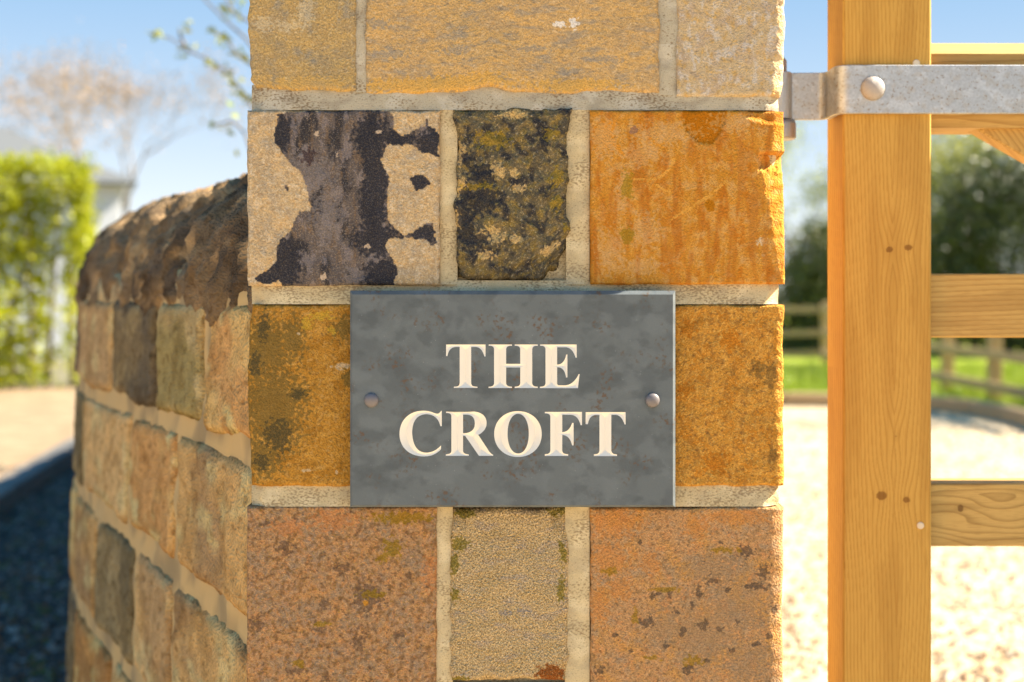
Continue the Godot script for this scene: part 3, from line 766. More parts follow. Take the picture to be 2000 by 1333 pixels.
func build_sign() -> void:
	var ds := 1.306
	var k1 := 0.14
	var k2 := 0.115
	var k3 := 0.145
	var letters := [
		["T", [outline([[80, 88], [630, 88], [630, 255], [615, 255], [580, 124, 490, 122], [430, 122], [430, 615], [430, 668, 475, 674], [517, 677], [517, 693], [188, 693], [188, 677], [225, 674], [270, 668, 270, 615], [270, 122], [215, 122], [120, 126, 98, 250], [80, 250]], 860, 660, k1)]],
		["H", [outline([[675, 88], [1000, 88], [1000, 105], [975, 106], [918, 110, 918, 160], [918, 358], [1115, 358], [1115, 160], [1115, 110, 1060, 106], [1038, 105], [1038, 88], [1360, 88], [1360, 105], [1335, 106], [1282, 110, 1282, 160], [1282, 620], [1282, 670, 1335, 675], [1360, 677], [1360, 695], [1038, 695], [1038, 677], [1060, 675], [1115, 670, 1115, 620], [1115, 408], [918, 408], [918, 620], [918, 670, 975, 675], [1000, 677], [1000, 695], [673, 695], [673, 677], [700, 675], [750, 670, 750, 620], [750, 160], [750, 110, 700, 106], [675, 105]], 860, 660, k1)]],
		["E", [outline([[1393, 88], [1903, 88], [1903, 272], [1888, 272], [1845, 128, 1745, 126], [1630, 126], [1630, 368], [1640, 368], [1730, 362, 1757, 228], [1773, 228], [1773, 548], [1755, 548], [1735, 410, 1640, 405], [1630, 405], [1630, 630], [1632, 658, 1660, 658], [1740, 658], [1860, 650, 1932, 500], [1944, 502], [1920, 697], [1388, 697], [1388, 678], [1415, 675], [1468, 672, 1468, 620], [1468, 160], [1468, 108, 1415, 106], [1393, 104]], 860, 660, k1)]],
		["C", [outline([[795, 103], [806, 103], [806, 365], [782, 365], [740, 165, 540, 160], [305, 175, 303, 480], [320, 810, 545, 815], [690, 810, 793, 690], [793, 755], [680, 880, 500, 878], [270, 874, 155, 720], [88, 620, 88, 500], [88, 365, 155, 265], [270, 102, 500, 102], [590, 102, 690, 145], [730, 158, 752, 148], [775, 135, 795, 103]], 770, 790, k2)]],
		["R", [outline([[880, 118], [1330, 116], [1430, 116, 1500, 165], [1568, 220, 1568, 310], [1568, 400, 1500, 460], [1470, 495, 1425, 510], [1590, 760], [1625, 825, 1680, 850], [1680, 868], [1440, 868], [1415, 835], [1205, 530], [1168, 525], [1168, 780], [1170, 830, 1225, 838], [1265, 845], [1265, 868], [875, 868], [875, 845], [915, 838], [970, 830, 970, 780], [970, 200], [970, 150, 915, 142], [880, 140]], 770, 790, k2), outline([[1168, 168], [1220, 168], [1368, 170, 1368, 320], [1368, 470, 1190, 485], [1168, 485]], 770, 790, k2)]],
		["O", [ring(425, 395, 320, 308, 0.95, 950, 790, k3), ring(428, 390, 143, 267, 0.93, 950, 790, k3)]],
		["F", [outline([[787, 97], [1288, 97], [1288, 275], [1270, 275], [1235, 137, 1130, 135], [1022, 135], [1022, 370], [1120, 365, 1155, 245], [1175, 245], [1175, 548], [1155, 548], [1125, 412, 1022, 408], [1022, 610], [1022, 660, 1075, 665], [1102, 668], [1102, 690], [787, 690], [787, 668], [812, 665], [862, 660, 862, 610], [862, 170], [862, 122, 815, 118], [787, 115]], 950, 790, k3)]],
		["T", [outline([[1338, 100], [1876, 100], [1876, 265], [1862, 265], [1820, 138, 1740, 136], [1683, 136], [1683, 610], [1685, 660, 1735, 668], [1760, 670], [1760, 692], [1448, 692], [1448, 670], [1475, 667], [1524, 660, 1524, 610], [1524, 138], [1480, 138], [1385, 140, 1368, 262], [1338, 262]], 950, 790, k3)]],
	]
	var mpp := ds / F                    # metres per photo pixel on the sign's face
	var root := thing("slate_sign", "rectangular grey slate house sign with cream engraved lettering screwed to the stone pillar", "house sign", at(1001.5, 779, ds + 0.007))
	var place := func(q: Vector2, z: float) -> Vector3: return Vector3((q.x - 1001.5) * mpp, (779.0 - q.y) * mpp, 0.007 + z)
	# cut letters: each a V-shaped groove, deep as it is wide
	var white := paint(Color(0.88, 0.81, 0.70), 0.6)
	var all := PackedVector2Array()
	var edges := []
	for l in letters:
		var rings: Array = l[1]
		var pts := PackedVector2Array()
		var near := PackedFloat32Array()
		for r in rings:
			pts.append_array(r)
			all.append_array(r)
			edges.append(r)
		near.resize(pts.size())
		var lo := pts[0]
		var hi := pts[0]
		for q in pts:
			lo = lo.min(q)
			hi = hi.max(q)
		var y := lo.y + 0.5
		var odd := false
		while y < hi.y:
			var x := lo.x + (0.5 if odd else 1.0)
			while x < hi.x:
				var q := Vector2(x, y)
				if in_letter(q, rings):
					var d := away(q, rings)
					if d > 0.55:
						pts.append(q)
						near.append(d)
				x += 1.05
			y += 0.92
			odd = not odd
		var sh := Shape.new()
		var tri := Geometry2D.triangulate_delaunay(pts)
		for e in range(0, tri.size(), 3):
			var a := pts[tri[e]]
			var b := pts[tri[e + 1]]
			var c := pts[tri[e + 2]]
			if in_letter((a + b + c) / 3.0, rings):
				var dz := func(i: int) -> float: return -minf(near[tri[e + i]] * mpp * 0.65, 0.0044)
				sh.tri(place.call(a, dz.call(0)), place.call(b, dz.call(1)), place.call(c, dz.call(2)), Vector3(0, 0, 1))
		part("letter", sh.mesh(), white, root, "cream painted letter %s cut into the slate" % l[0])
	# the slab: face with the letters left open, a bright sawn bevel round it, edges and back
	var x0 := 683.0
	var x1 := 1320.0
	var y0 := 567.0
	var y1 := 991.0
	var bev := [5.0, 5.5, 7.5, 4.5]       # left, right, top, bottom
	var f0 := Vector2(x0 + bev[0], y0 + bev[2])
	var f1 := Vector2(x1 - bev[1], y1 - bev[3])
	for i in 33:
		for j in 23:
			var q := Vector2(lerpf(f0.x, f1.x, i / 32.0), lerpf(f0.y, f1.y, j / 22.0))
			var free := true
			for r in edges:
				if away(q, [r]) < 4.0 or Geometry2D.is_point_in_polygon(q, r):
					free = false
					break
			if free:
				all.append(q)
	var slab := Shape.new()
	var tri := Geometry2D.triangulate_delaunay(all)
	var uvs := func(q: Vector2) -> Vector2: return Vector2((q.x - x0) / (x1 - x0), (q.y - y0) / (y1 - y0))
	for e in range(0, tri.size(), 3):
		var a := all[tri[e]]
		var b := all[tri[e + 1]]
		var c := all[tri[e + 2]]
		var m := (a + b + c) / 3.0
		var cut := false
		for l in letters:
			if in_letter(m, l[1]):
				cut = true
				break
		if not cut:
			slab.tri(place.call(a, 0.0), place.call(b, 0.0), place.call(c, 0.0), Vector3(0, 0, 1), Color.WHITE, uvs.call(a), uvs.call(b), uvs.call(c))
	var inner := [f0, Vector2(f1.x, f0.y), f1, Vector2(f0.x, f1.y)]
	var outer := [Vector2(x0, y0), Vector2(x1, y0), Vector2(x1, y1), Vector2(x0, y1)]
	for e in 4:
		var g := (e + 1) % 4
		var out: Vector3 = [Vector3(0, 1, 1), Vector3(1, 0, 1), Vector3(0, -1, 1), Vector3(-1, 0, 1)][e]
		for b in 2:
			var pa: Array = [[inner[e], 0.0], [inner[g], 0.0], [outer[g], -0.0030], [outer[e], -0.0030]] if b == 0 else [[outer[e], -0.0030], [outer[g], -0.0030], [outer[g], -0.014], [outer[e], -0.014]]
			var w := []
			for c in pa:
				w.append(place.call(c[0], c[1]))
			var od := out if b == 0 else Vector3(out.x, out.y, 0)
			slab.tri(w[0], w[1], w[2], od, Color.WHITE, uvs.call(pa[0][0]), uvs.call(pa[1][0]), uvs.call(pa[2][0]))
			slab.tri(w[0], w[2], w[3], od, Color.WHITE, uvs.call(pa[0][0]), uvs.call(pa[2][0]), uvs.call(pa[3][0]))
	slab.quad(place.call(outer[0], -0.014), place.call(outer[1], -0.014), place.call(outer[2], -0.014), place.call(outer[3], -0.014), Vector3(0, 0, -1))
	part("slab", slab.mesh(), slate_material(), root)
	# two domed screw caps on short stand-offs
	var cap := paint(base(122, 112, 108), 0.5, 0.2)
	for px in [725.5, 1274.5]:
		var o: Vector3 = place.call(Vector2(px, 781.0), -0.0002)
		var sh := Shape.new()
		var prof := [[0.0, 0.0066], [0.0012, 0.0066]]
		for e in 9:
			var a := PI / 2 * e / 8.0
			prof.append([0.0012 + 0.0036 * sin(a), maxf(0.0066 * cos(a), 0.00002)])
		sh.lathe(o, Vector3(0, 0, 1), prof, 32)
		part("screw_cap", sh.mesh(), cap, root)
		var so := Shape.new()
		so.lathe(Vector3(o.x, o.y, -0.013), Vector3(0, 0, 1), [[0.0, 0.005], [0.006, 0.005]], 16)
		so.lathe(Vector3(o.x, o.y, -0.013), Vector3(0, 0, 1), [[-0.001, 0.0001], [0.0, 0.005]], 16)
		part("stand_off", so.mesh(), cap, root)

func in_letter(q: Vector2, rings: Array) -> bool:
	if not Geometry2D.is_point_in_polygon(q, rings[0]):
		return false
	return rings.size() < 2 or not Geometry2D.is_point_in_polygon(q, rings[1])

func away(q: Vector2, rings: Array) -> float:
	var best := 1e9
	for r: PackedVector2Array in rings:
		var n := r.size()
		for e in n:
			var dd := q.distance_squared_to(r[e])
			if dd < best:
				best = dd
	best = 1e9 if best > 3000.0 else best
	if best > 900.0:
		return sqrt(best)
	var reach := sqrt(best) + 1.5
	var fine := 1e9
	for r: PackedVector2Array in rings:
		var n := r.size()
		for e in n:
			if q.distance_squared_to(r[e]) < reach * reach:
				var c := Geometry2D.get_closest_point_to_segment(q, r[e], r[(e + 1) % n])
				fine = minf(fine, q.distance_squared_to(c))
				c = Geometry2D.get_closest_point_to_segment(q, r[e], r[(e + n - 1) % n])
				fine = minf(fine, q.distance_squared_to(c))
	return sqrt(minf(fine, best))

func slate_material() -> StandardMaterial3D:
	var w := 640
	var h := 426
	var s := Sheet.new(w, h, base(105, 108, 106))
	s.lay(Sheet.field(w, h, 110.0, 4, 71), base(94, 97, 96), 0.34, 0.76, 0.8)
	s.lay(Sheet.field(w, h, 70.0, 5, 72, 1.4, 1.0), base(116, 119, 117), 0.44, 0.74, 0.55)
	s.lay(Sheet.field(w, h, 60.0, 5, 73, 1.3, 1.0), base(84, 87, 86), 0.52, 0.8, 0.5)
	var a := Sheet.field(w, h, 90.0, 3, 74)
	var b := Sheet.field(w, h, 12.0, 4, 75)
	var m := PackedByteArray()
	m.resize(w * h)
	for k in w * h:
		m[k] = int(clampf((a[k] - 118.0) * 1.4, 0.0, 255.0) * clampf((b[k] - 110.0) / 90.0, 0.0, 1.0))
	s.lay(m, base(98, 86, 76), 0.06, 0.5, 0.7)
	s.lay(m, base(112, 82, 60), 0.26, 0.6, 0.6)
	s.lay(Sheet.field(w, h, 3.0, 1, 78), base(190, 190, 182), 0.965, 0.99, 0.7)
	var g := Sheet.field(w, h, 2.0, 2, 76)
	s.grain(g, 0.05)
	var mt := StandardMaterial3D.new()
	mt.albedo_texture = ImageTexture.create_from_image(s.image())
	mt.roughness = 0.7
	mt.metallic_specular = 0.28
	mt.heightmap_enabled = true
	mt.heightmap_texture = l8(b, w, h)
	mt.heightmap_scale = 0.012
	return mt

# ---------------------------------------------------------------- the curved garden wall

var path := PackedVector2Array()      # (x, depth) of the wall's outer face
var run := PackedFloat32Array()

func lay_path() -> void:
	var c := Curve2D.new()
	for q in [[-0.225, 1.352], [-0.2735, 1.45], [-0.3765, 1.67], [-0.485, 1.9], [-0.595, 2.13], [-0.70, 2.36], [-0.785, 2.60], [-0.845, 2.85], [-0.91, 3.25], [-1.02, 3.9], [-1.2, 5.0], [-1.47, 7.0], [-1.80, 10.5]]:
		c.add_point(Vector2(q[0], q[1]))
	for k in c.point_count:
		var a := c.get_point_position(maxi(k - 1, 0))
		var b := c.get_point_position(mini(k + 1, c.point_count - 1))
		var l := c.get_point_position(k).distance_to(a)
		var m := c.get_point_position(k).distance_to(b)
		var dir := (b - a).normalized()
		c.set_point_in(k, -dir * l / 3.0)
		c.set_point_out(k, dir * m / 3.0)
	var total := c.get_baked_length()
	var n := int(total / 0.02)
	for k in n + 1:
		path.append(c.sample_baked(total * k / n, true))
		run.append(total * k / n)

# point at run s, height y, out metres in front of the wall's face
func wall_point(s: float, y: float, out: float) -> Vector3:
	var k := clampf(s / run[-1] * (run.size() - 1), 0.0, run.size() - 1.001)
	var i := int(k)
	var q := path[i].lerp(path[i + 1], k - i)
	var d := (path[mini(i + 2, path.size() - 1)] - path[maxi(i - 1, 0)]).normalized()
	var nrm := Vector2(-d.y, d.x)         # towards the camera's side, left of the way back
	var o := q + nrm * (out + (EYE - 0.05 - y) * 0.03)
	return Vector3(o.x, y, -o.y)

func run_at(px: float) -> float:
	for k in path.size():
		if path[k].x / path[k].y * F + 1000.0 < px:
			return run[k]
	return 1.6

func mottle(p: Vector3, a: Color, b: Color, c: Color, sd: float) -> Color:
	var n1 := noise.get_noise_3d(p.x * 130.0 + sd, p.y * 220.0, p.z * 130.0)
	var n2 := noise.get_noise_3d(p.x * 420.0, p.y * 800.0 + sd, p.z * 420.0)
	var n3 := noise.get_noise_3d(p.x * 1500.0, p.y * 2600.0 + sd, p.z * 1500.0)
	var o := a.lerp(b, smoothstep(-0.1, 0.3, n1 + 0.4 * n2)).lerp(c, 0.6 * smoothstep(0.1, 0.45, n2 - 0.3 * n1))
	return o * (1.0 + 0.3 * n3)

func wall_stone(s0: float, s1: float, y0: float, y1: float, cols: Array, sd: float, fine: bool) -> ArrayMesh:
	var nu := (maxi(10, int((s1 - s0) / 0.008)) if fine else 6)
	var nv := (maxi(10, int((y1 - y0) / 0.008)) if fine else 5)
	var p := PackedVector3Array()
	var t := PackedVector2Array()
	var c := PackedColorArray()
	for j in nv + 2:
		for i in nu + 2:
			var u := clampf(float(i - 1) / (nu - 1), 0.0, 1.0)
			var v := clampf(float(j - 1) / (nv - 1), 0.0, 1.0)
			var wob := 0.007
			var s := lerpf(s0 + wob * noise.get_noise_2d(v * 60.0, sd), s1 + wob * noise.get_noise_2d(v * 60.0, sd + 20.0), u)
			var y := lerpf(y0 + wob * noise.get_noise_2d(u * 60.0, sd + 40.0), y1 + 0.6 * wob * noise.get_noise_2d(u * 60.0, sd + 60.0), v)
			var e := minf(minf(u, 1.0 - u) * (s1 - s0), minf(v, 1.0 - v) * (y1 - y0))
			var out := 0.003 + 0.006 * sqrt(clampf(e / 0.008, 0.0, 1.0)) + 0.004 * noise.get_noise_3d(s * 500.0, y * 500.0, sd) + 0.002 * noise.get_noise_3d(s * 2500.0, y * 2500.0, sd)
			if i == 0 or j == 0 or i == nu + 1 or j == nv + 1:
				out = -0.05
			var q := wall_point(s, y, out)
			p.append(q)
			t.append(Vector2(s, y))
			c.append(mottle(q, cols[0], cols[1], cols[2], sd))
	var sh := Shape.new()
	# u runs away from the camera, so go round the other way to face out
	var w := nu + 2
	var h := nv + 2
	var p2 := PackedVector3Array()
	var t2 := PackedVector2Array()
	var c2 := PackedColorArray()
	for j in h:
		for i in w:
			p2.append(p[j * w + w - 1 - i])
			t2.append(t[j * w + w - 1 - i])
			c2.append(c[j * w + w - 1 - i])
	sh.grid(p2, t2, w, h, c2)
	return sh.mesh()

func coping_stone(s0: float, s1: float, sd: float, cols: Array, fine: bool) -> ArrayMesh:
	var nu := int((s1 - s0) / 0.009) if fine else 10
	var nv := 56 if fine else 18
	var p := PackedVector3Array()
	var t := PackedVector2Array()
	var c := PackedColorArray()
	for j in nv + 1:
		for i in nu + 3:
			var u := clampf(float(i - 1) / nu, 0.0, 1.0)
			var a := lerpf(-0.28, PI + 0.28, float(j) / nv)
			var s := lerpf(s1, s0, u) + 0.014 * noise.get_noise_2d(a * 25.0, sd + 70.0) * (1.0 - 2.0 * u)
			var e := minf(u, 1.0 - u) * (s1 - s0)
			var shrink := 1.0 - 0.09 * (1.0 - sqrt(clampf(e / 0.035, 0.0, 1.0)))
			if i == 0 or i == nu + 2:
				shrink = 0.8
			var half := 0.185
			var o := wall_point(s, EYE + 0.02, half * cos(a) - half + 0.022)
			o.y = EYE + 0.03 + 0.145 * sin(a)
			var n1 := noise.get_noise_3d(o.x * 420.0 + sd, o.y * 420.0, o.z * 420.0)
			var n2 := rock.get_noise_3d(o.x + sd, o.y, o.z)
			var n3 := noise.get_noise_3d(o.x * 3000.0 + sd, o.y * 3000.0, o.z * 3000.0)
			var ridge := 1.0 - absf(noise.get_noise_3d(o.x * 800.0 - sd, o.y * 800.0, o.z * 800.0)) * 2.5
			var r := shrink + 0.07 * n1 + 0.05 * (n2 + 0.5) + 0.025 * n3 + 0.05 * ridge - 0.03
			var out := half * cos(a) * r
			var y := EYE + 0.010 + 0.156 * sin(a) * r
			y += (0.012 * noise.get_noise_2d(s * 300.0, sd + 5.0) + 0.018 * noise.get_noise_2d(sd * 37.0, 3.0)) * (1.0 - absf(sin(a)))      # uneven lower edge
			var q := wall_point(s, EYE + 0.02, out - half + 0.012)
			q.y = y
			p.append(q)
			t.append(Vector2(s, a * 0.2))
			c.append(mottle(q, cols[0], cols[1], cols[2], sd))
	var sh := Shape.new()
	sh.grid(p, t, nu + 3, nv + 1, c)
	return sh.mesh()

var rock := FastNoiseLite.new()

func build_wall() -> void:
	lay_path()
	rock.noise_type = FastNoiseLite.TYPE_CELLULAR
	rock.cellular_return_type = FastNoiseLite.RETURN_DISTANCE2_SUB
	rock.frequency = 16.0
	rock.seed = 3
	rock.fractal_octaves = 2
	var root := thing("garden_wall", "low curved wall of tan squared stones with dark rounded coping, joining the pillar", "wall")
	var stone := vertex_paint(0.95)
	stone.metallic_specular = 0.18
	# weathering of the wall's stones: dark crust, pale worn spots, grain (sheet spans 0.8 m)
	var sw := 1024
	var speck := Sheet.new(sw, sw, Color(0.86, 0.85, 0.83))
	var sg := Sheet.field(sw, sw, 6.0, 3, 404)
	speck.dither = sg
	speck.spread = 0.4
	speck.lay(Sheet.field(sw, sw, 110.0, 4, 401, 1.4, 1.0), Color(0.58, 0.52, 0.44), 0.5, 0.76, 0.65)
	speck.lay(Sheet.field(sw, sw, 60.0, 4, 405, 1.4, 1.0), Color(1.0, 0.98, 0.93), 0.55, 0.78, 0.6)
	speck.lay(Sheet.field(sw, sw, 26.0, 4, 402, 1.6, 1.0), Color(1.0, 0.96, 0.88), 0.6, 0.8, 0.5)
	speck.lay(Sheet.field(sw, sw, 22.0, 4, 403, 1.6, 1.0), Color(0.42, 0.36, 0.29), 0.62, 0.8, 0.65)
	speck.dither = PackedByteArray()
	speck.grain(sg, 0.14)
	stone.albedo_texture = ImageTexture.create_from_image(speck.image())
	stone.uv1_scale = Vector3(1.25, 1.25, 1.0)
	stone.heightmap_enabled = true
	stone.heightmap_texture = l8(sg, sw, sw)
	stone.heightmap_scale = 0.35
	var tones := []
	for q in [[[172, 134, 90], [150, 118, 82], [190, 150, 108]], [[104, 86, 62], [84, 72, 58], [134, 112, 78]], [[148, 124, 86], [124, 106, 68], [174, 146, 108]], [[180, 136, 88], [160, 118, 74], [196, 158, 112]], [[70, 62, 64], [60, 54, 56], [96, 84, 76]], [[160, 124, 80], [134, 104, 72], [186, 150, 106]], [[116, 98, 70], [94, 80, 58], [146, 122, 86]], [[172, 122, 70], [140, 100, 60], [190, 150, 100]]]:
		tones.append([wbase(lin(q[0][0], q[0][1], q[0][2])), wbase(lin(q[1][0], q[1][1], q[1][2])), wbase(lin(q[2][0], q[2][1], q[2][2]))])
	var e := EYE
	# courses: top, bottom, then photo columns of the joints and the tone of each stone, nearest first
	var courses := [
		[e - 0.010, e - 0.146, [520, 420, 319, 233, 163], [3, 2, 1, 0, 4]],
		[e - 0.168, e - 0.318, [540, 364, 275, 180], [5, 3, 0, 6]],
		[e - 0.342, e - 0.500, [540, 370, 292, 214, 165], [5, 0, 6, 5, 3]],
		[e - 0.524, e - 0.680, [540, 330, 250, 175], [6, 5, 7, 1]],
		[e - 0.704, e - 0.860, [540, 380, 290, 200], [0, 5, 3, 2]],
		[e - 0.884, e - 1.08, [540, 400, 310, 220], [5, 0, 6, 3]],
	]
	rng.seed = 5
	for q in courses:
		var s := 0.0
		var cuts: Array = q[2]
		var k := 0
		while s < run[-1] - 0.2:
			var next := 0.0
			if k + 1 < cuts.size():
				next = run_at(cuts[k + 1])
			else:
				next = s + rng.randf_range(0.2, 0.42)
			next = minf(next, run[-1])
			var tone: Array = tones[q[3][k] if k < q[3].size() else rng.randi() % tones.size()]
			part("stone", wall_stone(s + 0.013, next - 0.013, q[1], q[0], tone, rng.randf() * 900.0, s < 1.9), stone, root)
			s = next
			k += 1
	var dark := [[98, 80, 62], [70, 58, 48], [158, 126, 90]]
	var cd := []
	for q in dark:
		cd.append(wbase(lin(q[0], q[1], q[2])))
	var s := 0.0
	var k := 0
	var ends := [352, 263, 200, 166]
	while s < run[-1] - 0.2:
		var next: float = run_at(ends[k]) if k < ends.size() else s + rng.randf_range(0.28, 0.45)
		next = minf(next, run[-1])
		part("coping_stone", coping_stone(s + 0.003, next - 0.003, rng.randf() * 900.0, cd, s < 2.2), stone, root)
		s = next
		k += 1
	# bedding mortar behind the stones
	var mortar := vertex_paint(0.95)
	var sh := Shape.new()
	var prof := [[-0.33, 0.0], [-0.33, e + 0.03], [-0.16, e + 0.06], [0.0, e + 0.03], [0.003, e - 0.005], [0.003, e - 0.4], [0.003, 0.0]]
	var cols := 260
	var c1 := wbase(lin(150, 120, 78))
	var c2 := wbase(lin(116, 94, 64))
	var p := PackedVector3Array()
	var t := PackedVector2Array()
	var c := PackedColorArray()
	var rows := []
	for j in prof.size():                  # finer steps on the outer face
		rows.append(prof[j])
		if j >= 4 and j + 1 < prof.size():
			for f in 24:
				rows.append([0.003, lerpf(prof[j][1], prof[j + 1][1], (f + 1) / 25.0)])
	for r in rows:
		for i in cols:
			var ss := run[-1] * pow(float(i) / (cols - 1), 1.6)
			var q := wall_point(ss, r[1], r[0] + (0.004 * noise.get_noise_2d(ss * 900.0, r[1] * 900.0) if r[0] > -0.01 else 0.0))
			p.append(q)
			t.append(Vector2(ss, r[1]))
			c.append(c1.lerp(c2, smoothstep(-0.1, 0.4, noise.get_noise_3d(q.x * 600.0, q.y * 600.0, q.z * 600.0))))
	sh.grid(p, t, cols, rows.size(), c)
	part("mortar", sh.mesh(), mortar, root)

# ---------------------------------------------------------------- timber

# softwood boards: grain runs along v; knots as [u, v] in metres on the sheet
func wood_material(sd: int, wide: float, long: float, knots: Array, heart: float, lines: float, light: Color, dark: Color, swirl := 0.0, climb := 9.0) -> StandardMaterial3D:
	var w := 150
	var h := int(clampf(long / wide * w * 0.8, 300, 1200))
	var s := Sheet.new(w, h, light)
	var f := FastNoiseLite.new()
	f.seed = sd
	f.frequency = 1.0
	f.fractal_octaves = 3
	var ringmask := PackedByteArray()
	ringmask.resize(w * h)
	var knot := PackedByteArray()
	knot.resize(w * h)
	for j in h:
		var v := long * j / h
		for i in w:
			var u := wide * i / w
			var du := u - heart + 0.006 * f.get_noise_2d(v * 1.4, 3.0)
			var r := pow(absf(du) / wide, 1.06) * lines + v * climb + 0.5 * f.get_noise_2d(u * 5.0, v * 0.8) + swirl * f.get_noise_2d(u * 14.0, v * 3.4)
			var kk := 0.0
			for q in knots:
				var a: float = (u - q[0]) / 0.012
				var b: float = (v - q[1]) / 0.03
				var g := exp(-(a * a + b * b))
				r += 1.6 * g
				var e := Vector2((u - q[0]) / q[2], (v - q[1]) / (q[2] * 0.8)).length() + 0.25 * f.get_noise_2d(u * 300.0, v * 300.0)
				kk = maxf(kk, 1.0 - smoothstep(0.75, 1.15, e))
				kk = maxf(kk, 0.4 * exp(-(pow((u - q[0]) / 0.008, 2.0) + pow((v - q[1]) / 0.012, 2.0))))
			var ph := r - floorf(r)
			ringmask[j * w + i] = int(255.0 * pow(ph, 2.2) * smoothstep(1.0, 0.93, ph))
			knot[j * w + i] = int(255.0 * kk)
	s.lay(Sheet.field(w, h, 60.0, 3, sd + 5, 1.0, 8.0), light.lerp(dark, 0.45), 0.45, 0.75, 0.6)
	s.lay(ringmask, dark, 0.1, 0.95, 0.48)
	s.lay(Sheet.field(w, h, 2.6, 2, sd + 6, 1.0, 14.0), dark, 0.55, 0.85, 0.25)
	s.lay(knot, Color(dark.r * 0.5, dark.g * 0.42, dark.b * 0.4), 0.2, 1.0, 0.65)
	var m := StandardMaterial3D.new()
	m.albedo_texture = ImageTexture.create_from_image(s.image())
	m.roughness = 0.72
	m.metallic_specular = 0.35
	m.uv1_scale = Vector3(1.0 / wide, 1.0 / long, 1.0)
	m.heightmap_enabled = true
	m.heightmap_texture = l8(ringmask, w, h)
	m.heightmap_scale = 0.02
	return m

func timber(lo: Vector3, hi: Vector3, ch: float, turn := Transform3D()) -> Shape:
	var sh := Shape.new()
	sh.box(lo, hi, ch, Color.WHITE, turn)
	return sh

# swaps box uv so that the grain (v of the sheet) runs along the long side and lands where wanted
func grain_uv(sh: Shape, shift: Vector2) -> ArrayMesh:
	for k in sh.uv.size():
		var q := sh.uv[k]
		sh.uv[k] = Vector2(q.x, -q.y) + shift
	return sh.mesh()

